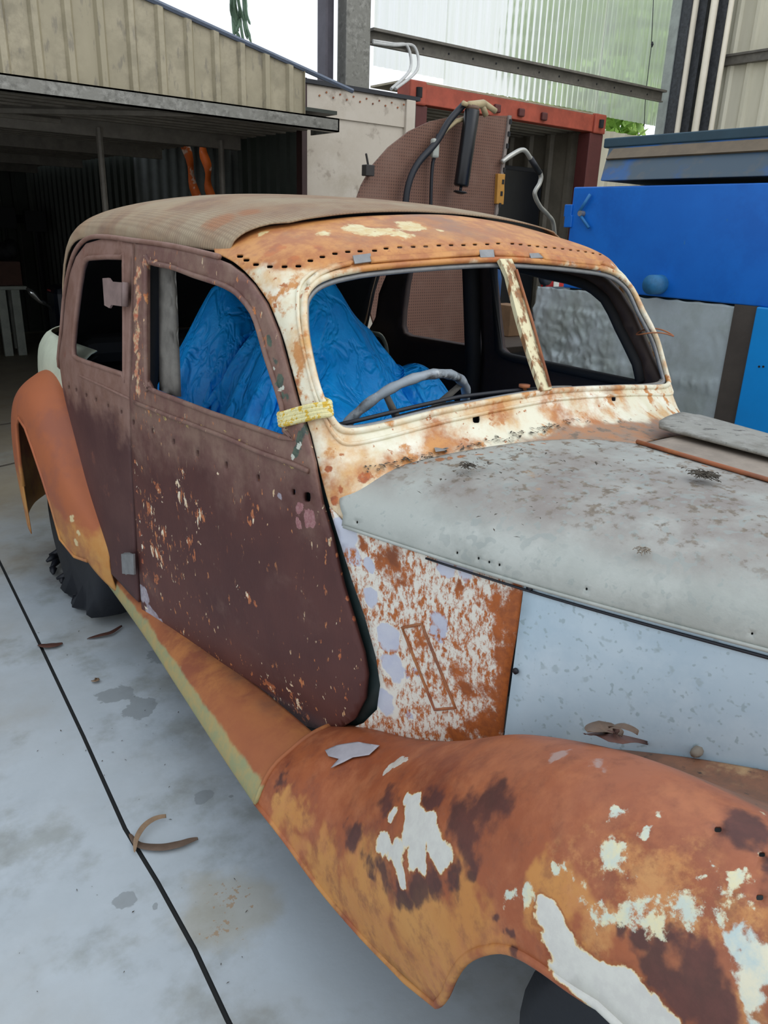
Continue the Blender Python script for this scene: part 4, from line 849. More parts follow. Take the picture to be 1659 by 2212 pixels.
cr_ = nt.nodes.new('ShaderNodeValToRGB'); cr_.color_ramp.elements[0].position = .35; cr_.color_ramp.elements[0].color = (.80, .84, .70, 1); cr_.color_ramp.elements[1].position = .65; cr_.color_ramp.elements[1].color = (.99, 1.0, .97, 1)
L_ = nt.links.new; L_(tcn.outputs['Object'], mp_.inputs[0]); L_(mp_.outputs[0], nz.inputs['Vector']); L_(nz.outputs[0], cr_.inputs[0]); L_(cr_.outputs[0], trl.inputs[0])
mxs.inputs[0].default_value = .5; L_(rf.outputs[0], mxs.inputs[1]); L_(trl.outputs[0], mxs.inputs[2]); L_(mxs.outputs[0], no.inputs[0]); CLEAR = m
ys_ = 5.32
def sheet(pxa, pxb, z0, z1, nm):
    xa = at(pxa, 100, 1, ys_)[0]; xb = at(pxb, 100, 1, ys_)[0]; V, Fc = corrug((xa, ys_, 0), (1, 0, 0), (0, -1, 0), xb-xa, z0, z1, .075, .016, None, 'sine')
    return tag(mesh(nm, V, Fc, CLEAR, None, True), kind='structure')
sheet(960, 1300, 2.62, 4.3, 'window_1'); sheet(1296, 1452, 2.60, 4.3, 'window_2'); sheet(806, 966, 2.66, 4.3, 'window_3')
wr_ = MB().tube([at(1412, -10, 1, 5.2), at(1407, 100, 1, 5.2), at(1395, 200, 1, 5.2), at(1391, 275, 1, 5.2)], .004, 6); p = at(1409, 96, 1, 5.2); wr_.tube([p-np.array((0, 0, .025)), p, p+np.array((0, 0, .025))], [.004, .014, .004], 8)
tag(wr_.build('hanging_wire', RUBBER), 'thin dark wire hanging down in front of the clear sheeting', 'wire')
# right hand corner
def vpost(pt, pb, w, yy, name, label, cat, mat, rnd=False):
    xt = at(pt, 0, 1, yy)[0]; z1 = 4.2; z0 = 0
    if rnd: o = MB().tube([(xt, yy, z0), (xt, yy, z1)], w/2, 12).build(name, mat, None, True)
    else: o = MB().box((xt-w/2, yy-.05, z0), (xt+w/2, yy+.05, z1)).build(name, mat, None, False, .004)
    return tag(o, label, cat)
PVC = plain('cream_pipe', 'e0d6c0', .4, ns=3, amt=.12); BLK = plain('speckled_black', '3e4146', .6, ns=30, amt=.6)
vpost(1466, 0, .045, 5.2, 'frame_post', 'pale grey edge frame at the right end of the clear sheeting', 'post', plain('pale_frame', '9aa09a', .5))
vpost(1488, 0, .05, 5.1, 'channel_post', 'dark steel channel beside the pale edge frame', 'post', BLK)
vpost(1503, 0, .07, 5.05, 'drain_pipe', 'cream pipe between the two dark channels', 'pipe', PVC, True)
vpost(1525, 0, .09, 5.0, 'channel_post', 'wide speckled black channel between the cream pipes', 'post', BLK)
vpost(1545, 0, .07, 4.85, 'drain_pipe', 'thicker cream pipe right of the wide black channel', 'pipe', PVC, True)
vpost(1568, 0, .07, 4.8, 'channel_post', 'black channel left of the thin cream conduit', 'post', BLK)
vpost(1581, 0, .05, 4.7, 'conduit_pipe', 'thin cream conduit next to the ribbed wall', 'pipe', PVC, True)
V, Fc = corrug((7.95, 5.3, 0), (0, -1, 0), (-1, 0, 0), 8, 0, 4.3, .2, .03); tag(mesh('wall_right', V, Fc, CSHEET, None, False, .003, 1), kind='structure')
ga = at(1545, 133, 0, 7.88); gb = at(1659, 112, 0, 7.88)
tag(MB().box((7.86, 1.0, ga[2]-.05), (7.93, 5.0, ga[2]+.02)).box((7.84, 1.0, ga[2]+.02), (7.93, 5.0, ga[2]+.04)).build('wall_rail', GALVD), 'galvanised rail across the cream ribbed wall', 'rail')
# ================================================================== blue machine
m = Mat('bright_blue_paint', '0966c2', .4); m.layer('0560ba', '0f70ce', 2, thr=.5, soft=.2); m.layer('3a78a8', None, 30, thr=.70, soft=.03, op=.6); BPAINT = m.done()
m = Mat('faded_blue_paint', '384955', .6); m.layer('1d4f80', '17487c', 2.2, thr=.56, soft=.05, detail=7); m.layer('55534d', None, 7, thr=.60, soft=.08, op=.6); FADED = m.done()
TEALP = plain('dark_teal_paint', '274654', .55, ns=5); LBLUE = plain('light_blue_paint', '0f8fdc', .4, ns=3, amt=.1)
bm = thing('blue_machine', 'large bright blue machine cabinet with a faded sloping hood to the right of the car', 'machine', (3.8, 2.4, 0))
XB = 3.4
ya = at(1240, 400, 0, XB)[1]; yc = at(1659, 390, 0, XB)[1]; yl = at(1163, 630, 0, XB)[1]; ye = at(1600, 665, 0, XB)[1]; yf = at(1638, 668, 0, XB)[1]; zd = at(1412, 640, 0, XB)[2]; zt_ = 1.735
MB().box((XB, 1.55, zd), (XB+.03, ya, zt_)).build('door_panel', BPAINT, bm, False, .006, 'bright blue door panel')
MB().box((XB+.04, 1.6, .1), (4.25, ya-.01, zt_-.02)).box((XB+.04, ya-.01, .1), (4.0, yl, zd-.01)).build('cabinet_body', TEALP, bm, False, .01)
hy0, hy1 = 1.0, at(1298, 395, 0, XB)[1]; hy2 = at(1325, 290, 0, 3.6)[1]
hm = MB(); zb_ = 1.76; zh = at(1330, 310, 0, 3.58)[2]
hm.add([(XB-.01, hy0, zb_), (XB-.01, hy1, zb_), (3.58, hy2, zh), (3.58, hy0, zh), (4.2, hy0, zb_), (4.2, hy1, zb_), (4.2, hy2, zh), (4.2, hy0, zh)], [(0, 3, 2, 1), (4, 5, 6, 7), (0, 1, 5, 4), (1, 2, 6, 5), (3, 7, 6, 2), (0, 4, 7, 3)])
hm.build('hood', FADED, bm, False, .006, 'faded grey blue sloping hood')
fx = lambda z: XB-.01+.19*(z-zb_)/(zh-zb_)
s0, s1 = zh-.085, zh-.035; MB().quadprism([(fx(s0)-.002, hy0, s0), (fx(s0)-.002, hy2-.06, s0), (fx(s1)-.002, hy2-.06, s1), (fx(s1)-.002, hy0, s1)], (-.008, 0, .006)).build('hood_strip', plain('dull_brass_strip', '6b5c46', .6), bm)
MB().box((3.555, hy0, zh-.02), (4.22, hy2+.02, zh+.025)).build('hood_lid', TEALP, bm, False, .006, 'dark teal lid edge')
# wrinkled silver lagging
ny, nz = 170, 60; V = []
zl0 = .45; zl1 = zd-.005
for i in range(ny):
    y = ye+.02+(yl-ye)*i/(ny-1)
    for k in range(nz):
        z = zl0+(zl1-zl0)*k/(nz-1); p = Vector((y*5, z*5, 0)); t = (y-ye)/(yl-ye)
        w = max(.12, min(1, (t-.38)*3.5))*(1 if z < zl1-.1 else .5); band = max(0, 1-abs(z-.86)/.05)*.6
        d = (w+band)*.7*(.022*ridged(p*2.2+Vector((noise.noise(p)*1.5, 0, 3)))+.014*ridged(p*4.5)+.006*noise.noise(p*9))
        V.append((XB+.012-max(-.02, d), y+.01*noise.noise(p*3), z-(.02*abs(noise.noise(Vector((y*9, 0, 5)))) if k == nz-1 else 0)))
Fc = [(i*nz+k, i*nz+k+1, (i+1)*nz+k+1, (i+1)*nz+k) for i in range(ny-1) for k in range(nz-1)]
m = Mat('silver_lagging', 'b4bfc0', .42, .1); m.layer('a5b1ae', 'b9c3c6', 4, thr=.5, soft=.2); m.layer('8a8f80', None, 3, thr=.52, soft=.15, op=.5); m.bump(m.noise(30, 5), .3, .004)
mesh('insulation_sheet', V, Fc, m.done(), bm, True, .002, 0, 0, 'torn wrinkled silver grey lagging')
MB().box((XB+.0, yf-.01, .3), (XB+.03, ye+.03, zd)).build('edge_strip', plain('brown_strip', '4c443c', .7), bm)
MB().box((XB-.02, 1.2, .3), (XB+.03, yf, zd+.0)).build('corner_post', LBLUE, bm, False, .006, 'light blue corner post')
for q in ((1640, 792), (1649, 792)):
    p = at(q[0], q[1], 0, XB-.02); MB().tube([p-np.array((.002, 0, 0)), p+np.array((.001, 0, 0))], .005, 8).build('bolt_hole', DARK, bm)
pt = at(1405, 615, 0, XB-.08); MB().tube([pt+np.array((.14, .0, 0)), pt], .045, 20).build('outlet_pipe', plain('worn_blue_pipe', '2f78a8', .5, ns=14, amt=.4), bm, True)
for a, b in (((1275, 420), (1250, 460)), ((1250, 460), (1272, 492))):
    pa = at(a[0], a[1], 0, XB-.02); pb = at(b[0], b[1], 0, XB-.02); MB().tube([pa, pb], .008, 8).build('latch_arm', plain('latch_blue', '2a7ab8', .5), bm, True)
p = at(1252, 461, 0, XB-.03); MB().tube([p, p+np.array((.03, 0, 0))], .014, 10).build('latch_pivot', BARE, bm)
for py in (455, 478): p = at(1228, py, 0, XB-.01); MB().box((p[0], p[1]-.02, p[2]-.03), (p[0]+.03, p[1]+.03, p[2]+.03)).build('hinge', BPAINT, bm, False, .004)
# ================================================================== things behind the car
m = Mat('perforated_brown_panel', '6f4f40', .75); vo = m.voro(66, 0.0, stretch=(1, 0, 1)); m.col = m.mix(m.math('MULTIPLY', m.math('SUBTRACT', 1.0, m.smooth(vo, .18, .32)), .75), m.col, lin('3a261f')); m.layer('7d6254', None, 3, thr=.55, soft=.1, op=.5); PEG = m.done()
yb_ = 3.3
bd_px = [(768, 440), (782, 400), (805, 358), (840, 318), (885, 283), (930, 262), (985, 250), (1101, 250), (1072, 460), (1038, 740), (820, 742), (790, 640)]
pts = [at(x, y, 1, yb_) for x, y in bd_px]
pg = thing('perforated_panel', 'brown perforated panel with one curved edge standing on the bench beyond the car roof', 'panel', (3.0, yb_, .9))
MB().quadprism([tuple(p) for p in pts], (0, .012, 0)).build('panel_sheet', PEG, pg)
zs = [at(x, y, 1, yb_-.006) for x, y in ((1101, 250), (1072, 460), (1038, 740))]
MB().tube(zs, .012, 6).build('edge_strip', plain('slotted_strip', '8b8078', .6), pg)
for k in range(20):
    p = zs[0]+(zs[2]-zs[0])*(k+.5)/20; MB().box((p[0]-.008, p[1]-.016, p[2]-.012), (p[0]+.008, p[1]-.010, p[2]+.012)).build('slot', DARK, pg)
pl = [at(x, y, 1, yb_-.02) for x, y in ((1076, 375), (1092, 376), (1090, 398), (1090, 415), (1088, 442), (1073, 440))]
tag(MB().quadprism([tuple(p) for p in pl], (0, .03, 0)).build('yellow_bracket', plain('yellow_ochre', 'c08a3a', .6), None, False, .003), 'small yellow ochre bracket clipped to the right edge of the brown panel', 'bracket')
# grease gun
gg = thing('grease_gun', 'black grease gun hanging handle down from a tan head on the brown panel', 'grease gun', tuple(at(985, 420, 1, yb_-.1)))
a = at(1020, 238, 1, yb_-.09); b = at(996, 402, 1, yb_-.09); r_ = 16.5*proj(a)[2]/F
MB().tube([a, a+(b-a)*.01, a+(b-a)*.98, b], [r_*.96, r_, r_, r_*.9], 24).build('barrel', BLACKP, gg, True)
MB().tube([b, b+(b-a)*.07], r_*.2, 8).build('plunger_rod', RUBBER, gg, True); c = b+(b-a)*.085
MB().tube([c-(b-a)*.012, c, c+(b-a)*.02], [r_*.9, r_*.95, r_*.4], 20).build('handle', BLACKP, gg, True)
MB().tube([a-(b-a)*.05, a], r_*.9, 16).build('cap', plain('brown_cap', '6a5240', .6), gg, True)
TAN = plain('tan_head', 'b5a37c', .6)
h = MB()
for q0, q1, w in (((1012, 228), (1045, 224), .02), ((1040, 222), (1050, 250), .015), ((1045, 222), (1070, 240), .015), ((1008, 226), (1000, 222), .012)): h.tube([at(*q0, 1, yb_-.09), at(*q1, 1, yb_-.09)], w, 8)
h.build('pump_head', TAN, gg, True)
hs = loopc([at(*q, 1, yb_-.06) for q in ((1004, 224), (970, 262), (942, 308), (905, 350), (885, 390), (876, 440), (872, 520))], 6, False)
tag(MB().tube(hs, .017, 10).build('rubber_hose', RUBBER, None, True), 'thick black hose curving down the brown panel from the grease gun head', 'hose')
hs = loopc([at(*q, 1, yb_-.04) for q in ((946, 290), (940, 330), (934, 360), (931, 420), (930, 520))], 6, False)
tag(MB().tube(hs, .009, 8).build('rubber_hose', RUBBER, None, True), 'thin black hose hanging straight down the brown panel', 'hose')
hs = [at(*q, 1, yb_-.05) for q in ((948, 300), (965, 278), (985, 262), (1006, 256))]
tag(MB().tube(hs, .012, 8).build('coil_hose', TAN, None, True), 'short tan coiled hose between the black hose and the grease gun', 'hose')
q = at(937, 318, 1, yb_-.05); tag(MB().box((q[0]-.02, q[1]-.02, q[2]-.05), (q[0]+.025, q[1]+.01, q[2]+.04)).build('hose_clip', plain('pale_clip', 'a3a69c', .5), None, False, .01), 'pale clip holding the black hoses together', 'clip')
q = at(797, 366, 1, yb_-.02); tag(MB().box((q[0]-.03, q[1]-.02, q[2]-.03), (q[0]+.02, q[1]+.02, q[2]+.02)).tube([q, q+np.array((-.02, 0, .07))], .006, 6).build('hook', plain('dark_hook', '2c2824', .6), None, False, .008), 'small dark hook on the curved edge of the brown panel', 'hook')
SIL = plain('silver_tube', 'b9b8b0', .35, .4)
tp = thing('bent_pipe', 'silver bent metal tube with a black sleeve beside the brown panel', 'pipe', tuple(at(1195, 485, 1, yb_)))
path = loopc([at(*q, 1, yb_-.03) for q in ((1084, 350), (1105, 335), (1130, 324), (1146, 342), (1167, 375), (1166, 395), (1155, 418), (1166, 445), (1184, 465), (1196, 487), (1200, 560))], 6, False)
MB().tube(path, .013, 10).build('tube', SIL, tp, True)
MB().tube([at(*q, 1, yb_-.03) for q in ((1146, 342), (1166, 374))], .017, 10).build('sleeve', RUBBER, tp, True)
# bench, jar, glove
WD = plain('dark_timber', '4a3c30', .7, ns=8)
bn = thing('workbench', 'dark workbench behind the car carrying the brown panel and the plastic jar', 'workbench', (3.3, 3.5, 0))
MB().box((2.45, 3.22, .82), (4.0, 3.88, .86)).build('bench_top', WD, bn, False, .005)
for x, y in ((2.5, 3.27), (3.95, 3.27), (2.5, 3.84), (3.95, 3.84)): MB().box((x-.03, y-.03, 0), (x+.03, y+.03, .82)).build('leg', WD, bn)
p0 = at(1068, 752, 1, 3.25); jw = 22*proj(p0)[2]/F; Mj = Matrix.Translation((p0[0], p0[1]+.03, .861)); hj = at(1068, 690, 1, 3.28)[2]-.861
m = Mat('milky_plastic', 'd8d2cc', .35); m.b.inputs['Subsurface Weight'].default_value = .2
jt = thing('plastic_jar', 'milky white wide-mouthed plastic jar standing on the bench seen through the windscreen', 'jar', (p0[0], p0[1], .861))
MB().lathe([(jw*.95, 0), (jw*1.05, .01), (jw*1.05, hj*.62), (jw*.7, hj*.78), (jw*.7, hj*.84), (jw*.8, hj*.86), (jw*.8, hj*.9), (jw*.72, hj*.92), (jw*.8, hj)], Mj, 8).build('body', m.done(), jt, False, .004)
q = at(1052, 712, 1, 3.2); MB().box((q[0]-.01, q[1]-.01, q[2]-.01), (q[0]+.03, q[1]+.02, q[2]+.006)).build('sticker', plain('mustard', 'a8862a', .6), jt)
gl = thing('work_glove', 'limp khaki work glove hanging off the bench edge below the jar', 'glove', tuple(at(1050, 790, 1, 3.19)))
GLV = plain('khaki_cloth', '6e6a50', .9)
def gp(x, y): return at(x, y, 1, 3.19)
MB().tube([gp(1068, 742), gp(1060, 752), gp(1052, 765), gp(1050, 775)], [.05, .055, .045, .035], 10).build('palm', GLV, gl, True)
for a_, b_ in (((1042, 770), (1038, 800)), ((1050, 770), (1048, 803)), ((1060, 768), (1061, 797)), ((1066, 760), (1067, 785)), ((1040, 760), (1034, 778))): MB().tube([gp(*a_), gp((a_[0]+b_[0])/2-1, (a_[1]+b_[1])/2), gp(*b_)], [.014, .015, .010], 8).build('finger', GLV, gl, True)
dr = at(1062, 840, 1, 2.9); DRM = plain('brown_drum', '4a3a32', .6)
dm = thing('brown_drum', 'brown drum lid rim seen low through the windscreen', 'drum', (dr[0], 2.95, 0))
MB().lathe([(.20, 0), (.20, .60), (.205, .61), (.19, .62), (.185, .60), (0, .60)], Matrix.Translation((dr[0]+.05, 3.0, 0)), 32).build('body', DRM, dm, True)
tr = [Vector((dr[0]+.1, 3.05, .68))+Vector((.23*math.cos(a), .1*math.sin(a), .05*math.sin(a))) for a in [2*PI*k/40 for k in range(40)]]
tag(MB().tube(tr, .018, 10, True).build('rubber_ring', RUBBER, None, True), 'black rubber ring lying on the brown drum', 'ring')
# dark things right of the bench
rc = thing('gas_canister', 'red canister with a white label standing behind the silver lagging', 'canister', tuple(at(1195, 640, 1, 3.9)))
a = at(1196, 590, 1, 4.2); MB().tube([(a[0], a[1], .902), (a[0], a[1], a[2]), (a[0], a[1], a[2]+.03)], [.09, .09, .05], 18).build('body', plain('red_paint', 'b81c1c', .4), rc, True)
q = at(1201, 618, 1, 4.10); MB().box((q[0]-.03, q[1]-.003, q[2]-.04), (q[0]+.03, q[1]+.003, q[2]+.04)).build('paper_label', plain('white_label', 'd8d8d0', .6), rc)
tag(MB().box((a[0]-.45, 3.9, 0), (a[0]+.15, 4.4, .9)).build('tool_cupboard', DARK, None, False, .01), 'low dark cupboard under the red canister', 'cupboard')
bc = at(1180, 590, 1, 4.0); MBb = MB().lathe([(0, -.03), (.085, -.025), (.09, 0), (.085, .025), (0, .03)], frame(bc, (.3, -1, 0)), 24)
tag(MBb.tube([bc, (bc[0], bc[1]+.02, .89)], .012, 8).build('round_mirror', plain('slate_blue', '24303f', .4), None, True), 'round slate blue disc on a stand before the red canister', 'mirror')
bl_ = at(1068, 620, 1, 3.75); tag(MB().tube([(bl_[0], 3.75, .86), (bl_[0], 3.75, 1.22), (bl_[0], 3.75, 1.3), (bl_[0], 3.75, 1.42)], [.045, .045, .02, .02], 14).build('blue_bottle', plain('dark_blue_plastic', '12508c', .4), None, True), 'tall dark blue bottle on the bench behind the jar', 'bottle')
q = at(1100, 665, 1, 3.6); tag(MB().box((q[0]-.04, 3.55, .861), (q[0]+.10, 3.72, 1.06), None).build('cardboard_box', plain('cardboard', '8a6a4c', .8), None, False, .004), 'small open cardboard box on the bench right of the jar', 'box')
# ================================================================== the dark bay at the left
wp = plain('white_plastic', 'aab0a4', .5)
st = thing('white_table', 'white plastic table with slim legs in the dark bay at the far left', 'table', (1.8, 9.8, 0))
tl = at(58, 618, 1, 9.55); tz = float(tl[2]); MB().box((tl[0]-.9, tl[1], tz-.04), (tl[0], tl[1]+.7, tz)).build('table_top', wp, st, False, .008)
for (px_, py_, tp_) in ((12, 765, 8), (42, 765, 30)):
    yy = tl[1]+.03; xb_ = at(px_, 700, 1, yy)[0]; MB().box((xb_-.045, yy, 0), (xb_+.045, yy+.05, tz-.03)).build('leg', wp, st, False, .004)
for xx, yy in ((tl[0]-.85, tl[1]+.6), (tl[0]-.05, tl[1]+.6)): MB().box((xx-.025, yy-.02, 0), (xx+.025, yy+.02, tz-.03)).build('leg', wp, st, False, .004)
tag(MB().box((tl[0]-.55, tl[1]+.08, tz+.001), (tl[0]-.02, tl[1]+.45, tz+.26)).build('cardboard_box', plain('brown_card', '54392e', .8), None, False, .006), 'flat brown box on the white table in the dark bay', 'box')
bg = MB(); 
for i in range(7): bg.tube([(tl[0]-.5+i*.07, tl[1]+.2, tz+.33+.02*math.sin(i)), (tl[0]-.46+i*.07, tl[1]+.32, tz+.42+.03*math.cos(i*2))], .07, 8)
tag(bg.build('dark_bag', DARK, None, True), 'dark crumpled bag on top of the flat brown box', 'bag')
for k, (px_, py_, w_, h_, lab) in enumerate(((12, 470, .12, .12, 'dark lamp head at the far left edge above the bench rail'), (78, 478, .12, .12, 'second dark lamp head, just left of the car roof'))):
    q = at(px_, py_, 1, 10.4); b_ = MB(); b_.box((q[0]-w_, 10.4, q[2]-h_), (q[0]+w_, 10.5, q[2]+h_)); b_.tube([(q[0], 10.45, q[2]-h_), (q[0], 10.45, 0)], .02, 8)
    tag(b_.build('work_lamp', DARK, None, False, .02), lab, 'lamp')
tag(MB().box((0.6, 11.0, 1.42), (3.0, 11.06, 1.52)).tube([(.7, 11.03, 0), (.7, 11.03, 1.42)], .03, 8).tube([(2.95, 11.03, 0), (2.95, 11.03, 1.42)], .03, 8).build('bench_rail', DARK), 'long dark rail across the back of the left bay', 'rail')
mo = thing('motor_scooter', 'dark scooter with a chrome handlebar lever behind the rear of the car', 'scooter', (2.1, 8.6, 0))
def mp(x, y): return at(x, y, 1, 8.6)
MB().tube([mp(58, 622), mp(70, 634), mp(85, 650), mp(100, 656)], [.014, .035, .02, .025], 8).build('handlebar_lever', plain('chrome', 'd0d4d4', .15, .9), mo, True)
MB().tube([mp(100, 656), mp(112, 666), mp(125, 690)], .02, 8).build('handlebar', DARK, mo, True)
MB().tube([mp(102, 625), mp(115, 632), mp(122, 655)], .012, 8).build('brake_light', plain('dark_red', '7a2420', .5), mo, True)
MB().box((2.35, 8.4, .1), (2.9, 8.8, .85)).build('body', plain('dark_blue_body', '141c2c', .4), mo, False, .08)
for x in (2.62,): MB().lathe([(.12, -.04), (.2, -.045), (.22, 0), (.2, .045), (.12, .04)], frame((x, 8.6, .225), (0, 1, 0)), 24).build('wheel', RUBBER, mo, True)
# orange and white tapes
OR = Mat('orange_tape', 'd8641c', .6); OR.layer('e8c8b0', None, 9, thr=.6, soft=.03); OR = OR.done()
for k, (pa, pb, lab) in enumerate((((408, 350), (426, 432), 'left strip of orange and white tape hanging in the dark bay'), ((447, 368), (456, 430), 'right strip of orange and white tape hanging in the dark bay'))):
    a = at(*pa, 1, 6.57); b = at(*pb, 1, 6.57); d = b-a; a = a-d*.8
    b2 = a+d*2.05; w = .035; V = []
    for i in range(12): c = a+(b2-a)*i/11; V += [(c[0]-w, c[1]+.03*math.sin(i), c[2]), (c[0]+w, c[1]+.03*math.cos(i), c[2])]
    tag(mesh('hanging_tape', V, [(2*i, 2*i+1, 2*i+3, 2*i+2) for i in range(11)], OR, None, True, .003), lab, 'tape')
# shelving clutter seen through the car windows
MB2 = MB().box((2.45, 5.6, .7), (3.6, 6.1, .74)); [MB2.box((x-.02, 5.62, 0), (x+.02, 5.66, .7)) for x in (2.5, 3.05, 3.55)]
tag(MB2.build('low_table', plain('grey_brown_timber', '6a5a4c', .7)), 'low brown timber table seen through the front door window', 'table')
hd = loopc([at(*q, 1, 5.6) for q in ((355, 640), (372, 620), (395, 616), (418, 632), (436, 655))], 5, False)
tag(MB().tube(hd, .015, 8).build('bent_wire', plain('steel_grey', '606468', .4, .5), None, True), 'thin grey bent wire seen through the front door window', 'wire')
tag(MB().tube([at(408, 632, 1, 5.55), at(430, 648, 1, 5.55)], .022, 8).build('red_grip', plain('red_grip_plastic', 'b02a20', .5), None, True), 'red grip on the bench seen through the front door window', 'grip')
tag(MB().tube([at(378, 646, 1, 5.5), at(402, 648, 1, 5.5)], .02, 8).build('wooden_handle', plain('orange_wood', 'a86a3a', .6), None, True), 'short orange wooden handle below the red grip', 'handle')
# ================================================================== small things on the car
m = Mat('braided_rope', 'd8cf9a', .8); vo = m.voro(170, 0.0, stretch=(1, 1, 1.6)); m.layer('cdaa3e', None, 90, thr=.54, soft=.03, detail=2); m.bump(vo, .6, .003); ROPE = m.done()
rp = MB()
rows = ([(619, 896), (648, 886), (680, 878), (709, 874)], [(620, 903), (650, 893), (682, 886), (710, 881)], [(621, 910), (652, 901), (684, 894), (711, 889)], [(622, 917), (653, 909), (686, 901), (712, 896)])
for r in rows:
    fr = [FRONT.P3(x, y, .012) for x, y in r]; fr[0] = np.array(SIDE.pt(*SIDE.inv(r[0][0], r[0][1]), .02)); bk_ = [p+np.array((.05, .06, .0)) for p in (fr[-1], fr[1])]
    bk_ = [fr[-1]+np.array((.01, .05, 0)), fr[2]+np.array((.03, .10, 0)), fr[1]+np.array((.05, .09, 0)), fr[0]+np.array((.045, .04, 0))]
    rp.tube(loopc([tuple(p) for p in fr+bk_], 5), .0062, 8, True)
tag(rp.build('rope_tie', ROPE, None, True), 'yellow and white braided rope wrapped round the near windscreen pillar', 'rope')
wc = FRONT.P3(1420, 722, .0); wl_ = []
for k in range(40):
    a = 2*PI*k/40; wl_.append(wc+np.array((.062*math.cos(a), .05*math.sin(a)+.0, .007*math.sin(2*a)+.004)))
tag(MB().tube(wl_, .0022, 6, True).build('wire_loop', BRUST, None, True), 'thin rusty wire loop round the far windscreen pillar', 'wire')
rr = random.Random(3)
def debris(S, regions, n, size, name, mat, label, cat, kind='stuff'):
    b = MB()
    for _ in range(n):
        (x0, y0, x1, y1) = rr.choice(regions); p = S(rr.uniform(x0, x1), rr.uniform(y0, y1)); s_ = size*rr.uniform(.4, 1.3); a = rr.uniform(0, PI); q = Vector((math.cos(a), math.sin(a), rr.uniform(-.2, .3)))*s_
        P = Vector(p); w = Vector((-q.y, q.x, 0))*rr.uniform(.15, .45); b.add([P-q, P+w+Vector((0, 0, s_*.2)), P+q, P-w+Vector((0, 0, s_*.1))], [(0, 1, 2, 3), (3, 2, 1, 0)])
    return tag(b.build(name, mat), label, cat, None, kind)
LIT = plain('dry_litter', '4d463c', .9); LIT2 = plain('pale_litter', '8c8274', .9)
fnt = lambda x, y: FRONT.P3(x, y, .004)
base = [(x_, 1008-(x_-780)*.235, x_+50, 1022-(x_-780)*.235) for x_ in range(780, 1200, 40)]+[(1180, 905, 1420, 915)]
debris(fnt, base, 190, .007, 'leaf_litter', LIT, 'dark leaf litter along the foot of the windscreen', 'leaf litter')
debris(lambda x, y: HOOD.P3(x, y, .017), [(980, 1015, 1060, 1050), (830, 1020, 1600, 1060), (1000, 970, 1400, 1020), (900, 1000, 1250, 1200)], 110, .006, 'bonnet_litter', LIT, 'scattered dry bits on the near bonnet panel', 'litter')
def tuft(c, n, r, s_, mat, name, label):
    b = MB()
    for _ in range(n):
        a = rr.uniform(0, 2*PI); d = r*math.sqrt(rr.random()); P = Vector(c)+Vector((d*math.cos(a), d*math.sin(a), rr.uniform(0, .006))); t = rr.uniform(0, PI); q = Vector((math.cos(t), math.sin(t), rr.uniform(-.15, .15)))*s_*rr.uniform(.5, 1.2)
        b.tube([P-q, P+q*.3+Vector((0, 0, .003)), P+q], .0009, 4)
    return tag(b.build(name, mat), label, 'nest litter', None, 'stuff')
tuft(HOOD.P3(1520, 1045, .015), 70, .022, .014, LIT, 'dry_grass_tuft', 'tuft of dry grass on the bonnet near its centre hinge')
tuft(HOOD.P3(1012, 1024, .015), 26, .012, .009, LIT, 'dry_grass_tuft', 'small tuft of dry bits on the bonnet near the cowl')
tuft(HOOD.P3(1385, 1205, .015), 20, .012, .007, LIT2, 'dry_grass_tuft', 'pale tuft of dry bits low on the bonnet')
q = FRONT.P3(952, 975, .004); tag(MB().add([q+np.array((-.02, -.004, 0)), q+np.array((.0, -.012, .002)), q+np.array((.02, -.002, .004)), q+np.array((.012, .012, .001)), q+np.array((-.01, .012, .005))], [(0, 1, 2, 3, 4)]).build('paint_flake', plain('grey_flake', '8a8a88', .7)), 'grey paint flake lying on the cowl', 'flake')
def leaf(path, w, mat, name, label, lift=.004, twist=.012):
    P = loopc([tuple(p) for p in path], 6, False); n = len(P); V = []
    for i, p in enumerate(P):
        p = Vector(p); t = (Vector(P[min(i+1, n-1)])-Vector(P[max(i-1, 0)])).normalized(); s_ = Vector((-t.y, t.x, 0)); f = i/(n-1); ww = w*math.sin(PI*min(1, f*1.02+.0))**.7*(1-.3*f)+.0012
        z = lift+.006*math.sin(f*PI); V += [p+s_*ww+Vector((0, 0, z+twist*f*.5)), p+Vector((0, 0, z-.001)), p-s_*ww+Vector((0, 0, z+.002))]
    Fc = [f for i in range(n-1) for f in ((3*i, 3*i+1, 3*i+4, 3*i+3), (3*i+1, 3*i+2, 3*i+5, 3*i+4))]
    return tag(mesh(name, V, Fc, mat, None, True, .0006), label, 'leaf')
LB = plain('brown_leaf', '6e5a4a', .7, ns=40); LC = plain('tan_leaf', '9b8064', .7, ns=40); LR = plain('red_brown_leaf', '5e3a2e', .7, ns=40)
g = lambda *L: [at(x, y, 2, 0.0) for x, y in L]
leaf(g((280, 1803), (300, 1830), (345, 1838), (385, 1832), (412, 1822), (428, 1816)), .012, LB, 'gum_leaf', 'large curved brown gum leaf on the floor joint')
leaf(g((292, 1850), (296, 1825), (312, 1800), (335, 1783), (360, 1775)), .007, LC, 'gum_leaf', 'thin tan gum leaf crossing the large curved one', .014, .02)
leaf(g((82, 1395), (100, 1400), (120, 1399), (136, 1393)), .016, LR, 'gum_leaf', 'orange brown gum leaf on the joint farther back')
leaf(g((188, 1382), (215, 1378), (240, 1372), (264, 1355)), .011, LR, 'gum_leaf', 'dark red gum leaf between the joint and the running board')
leaf(g((200, 1472), (207, 1475), (215, 1470)), .012, LC, 'gum_leaf', 'tiny ochre leaf fragment on the floor beside the car')
